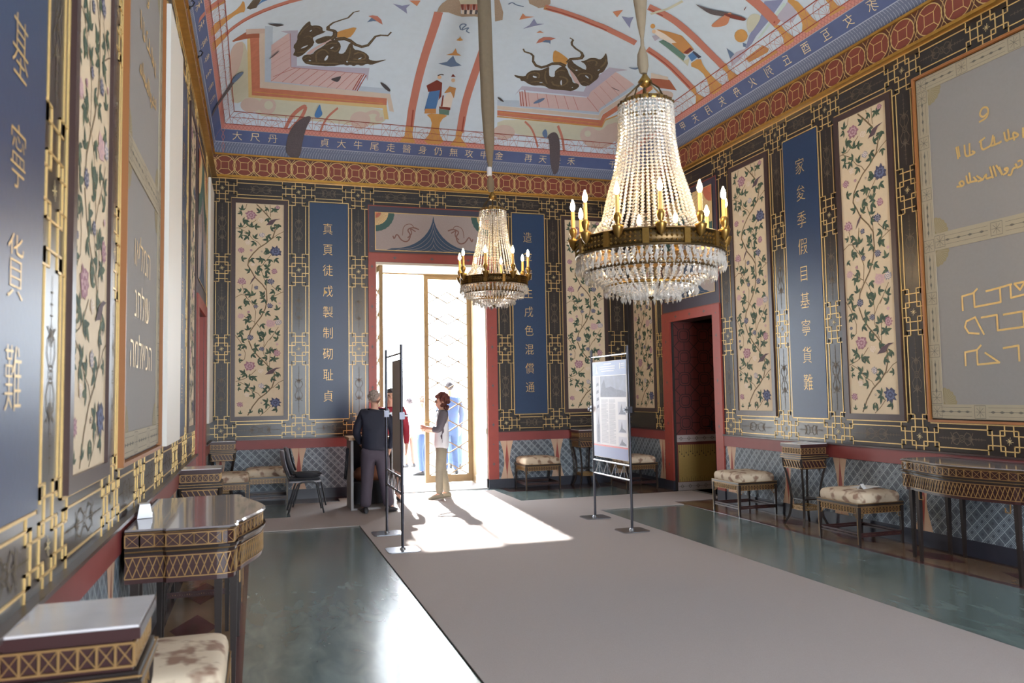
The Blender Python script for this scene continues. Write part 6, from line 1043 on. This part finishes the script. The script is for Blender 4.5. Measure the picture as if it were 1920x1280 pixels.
person((3.42, 17.4, 0), math.radians(60), 1.72, 'person outdoors in a white top and blue jeans, seen through the open door', 'white_shirt', 'denim', hair='hair_grey', hairstyle='bob', sleeve_to=.9)
person((3.50, 19.4, 0), math.radians(20), 1.66, 'person outdoors in brown trousers, half hidden beyond the open door', 'white_shirt', 'brown_cloth', hair='hair_dark')
person((4.02, 17.3, 0), math.radians(5), 2.0, 'tall person in blue seen from behind through the glazed lattice door', 'blue_coat', 'denim', hair='hair_dark', skirt=.88)
person((4.45, 18.6, 0), math.radians(-15), 1.78, 'person in pale clothes and jeans at the right side of the glazed lattice door', 'white_shirt', 'denim', hair='hair_grey', hairstyle='bob')

# ---------------------------------------------------------------- outside
M = MB(); M.box(-14, 20, 15.5, 40, -.15, -.002, 'terrace'); o = M.build('terrace_ground', kind='structure')
M = MB(); M.box(-14, 20, 26, 26.4, -.002, 1.0, 'render_pale'); M.box(-14, 20, 25.9, 26.5, 1.0, 1.1, 'render_pale'); M.build('wall_garden', kind='structure')

# ---------------------------------------------------------------- light
w = bpy.data.worlds.new('World'); bpy.context.scene.world = w; w.use_nodes = True; nt = w.node_tree; bg = nt.nodes['Background']
bg.inputs[0].default_value = (.86, .93, 1, 1); bg.inputs[1].default_value = 14.0
def light(name, ty, loc, rot, energy, col, **kw):
    d = bpy.data.lights.new(name, ty); d.energy = energy; d.color = col
    for a, b in kw.items(): setattr(d, a, b)
    o = bpy.data.objects.new(name, d); COL.objects.link(o); o.location = loc
    o.rotation_mode = 'QUATERNION'; o.rotation_quaternion = Vector(rot).to_track_quat('-Z', 'Y'); return o
light('sun', 'SUN', (3, 30, 20), (-.065, -1, -.62), 36, (1, .975, .94), angle=math.radians(1.2))
pl = light('doorway_portal', 'AREA', (3.02, 15.5, 2.08), (0, -1, 0), 1, (1, 1, 1), shape='RECTANGLE', size=2.04, size_y=4.1); pl.data.cycles.is_portal = True
light('doorway_fill_near', 'AREA', (3.1, YN-.6, 2.2), (0, 1, .12), 340, (.86, .93, 1), shape='RECTANGLE', size=2.8, size_y=4.0)  # soft fill lamp added outside the assumed doorway behind the camera

# ---------------------------------------------------------------- camera
cam = bpy.data.cameras.new('Camera'); co = bpy.data.objects.new('Camera', cam); COL.objects.link(co)
yw, pt, rl = math.radians(17.6019), math.radians(3.6799), math.radians(-.9809)
Fv = Vector((math.sin(yw)*math.cos(pt), math.cos(yw)*math.cos(pt), math.sin(pt))); Rv = Vector((math.cos(yw), -math.sin(yw), 0)); Uv = Rv.cross(Fv)
R2 = Rv*math.cos(rl)+Uv*math.sin(rl); U2 = -Rv*math.sin(rl)+Uv*math.cos(rl)
co.matrix_world = Matrix(((R2.x, U2.x, -Fv.x, 0), (R2.y, U2.y, -Fv.y, 0), (R2.z, U2.z, -Fv.z, 1.75), (0, 0, 0, 1)))
cam.sensor_width = 36; cam.lens = 1500.7546/1920*36; cam.clip_start = .05; cam.clip_end = 200
cam.dof.use_dof = True; cam.dof.focus_distance = 10.5; cam.dof.aperture_fstop = 2.8
sc = bpy.context.scene; sc.camera = co
vs = sc.view_settings; vs.view_transform = 'Standard'; vs.look = 'None'; vs.gamma = 1; vs.exposure = .45; vs.use_curve_mapping = False
cy = sc.cycles; cy.max_bounces = 7; cy.diffuse_bounces = 4; cy.glossy_bounces = 3; cy.transmission_bounces = 3; cy.transparent_max_bounces = 24; cy.caustics_reflective = False; cy.caustics_refractive = False; cy.sample_clamp_indirect = 6
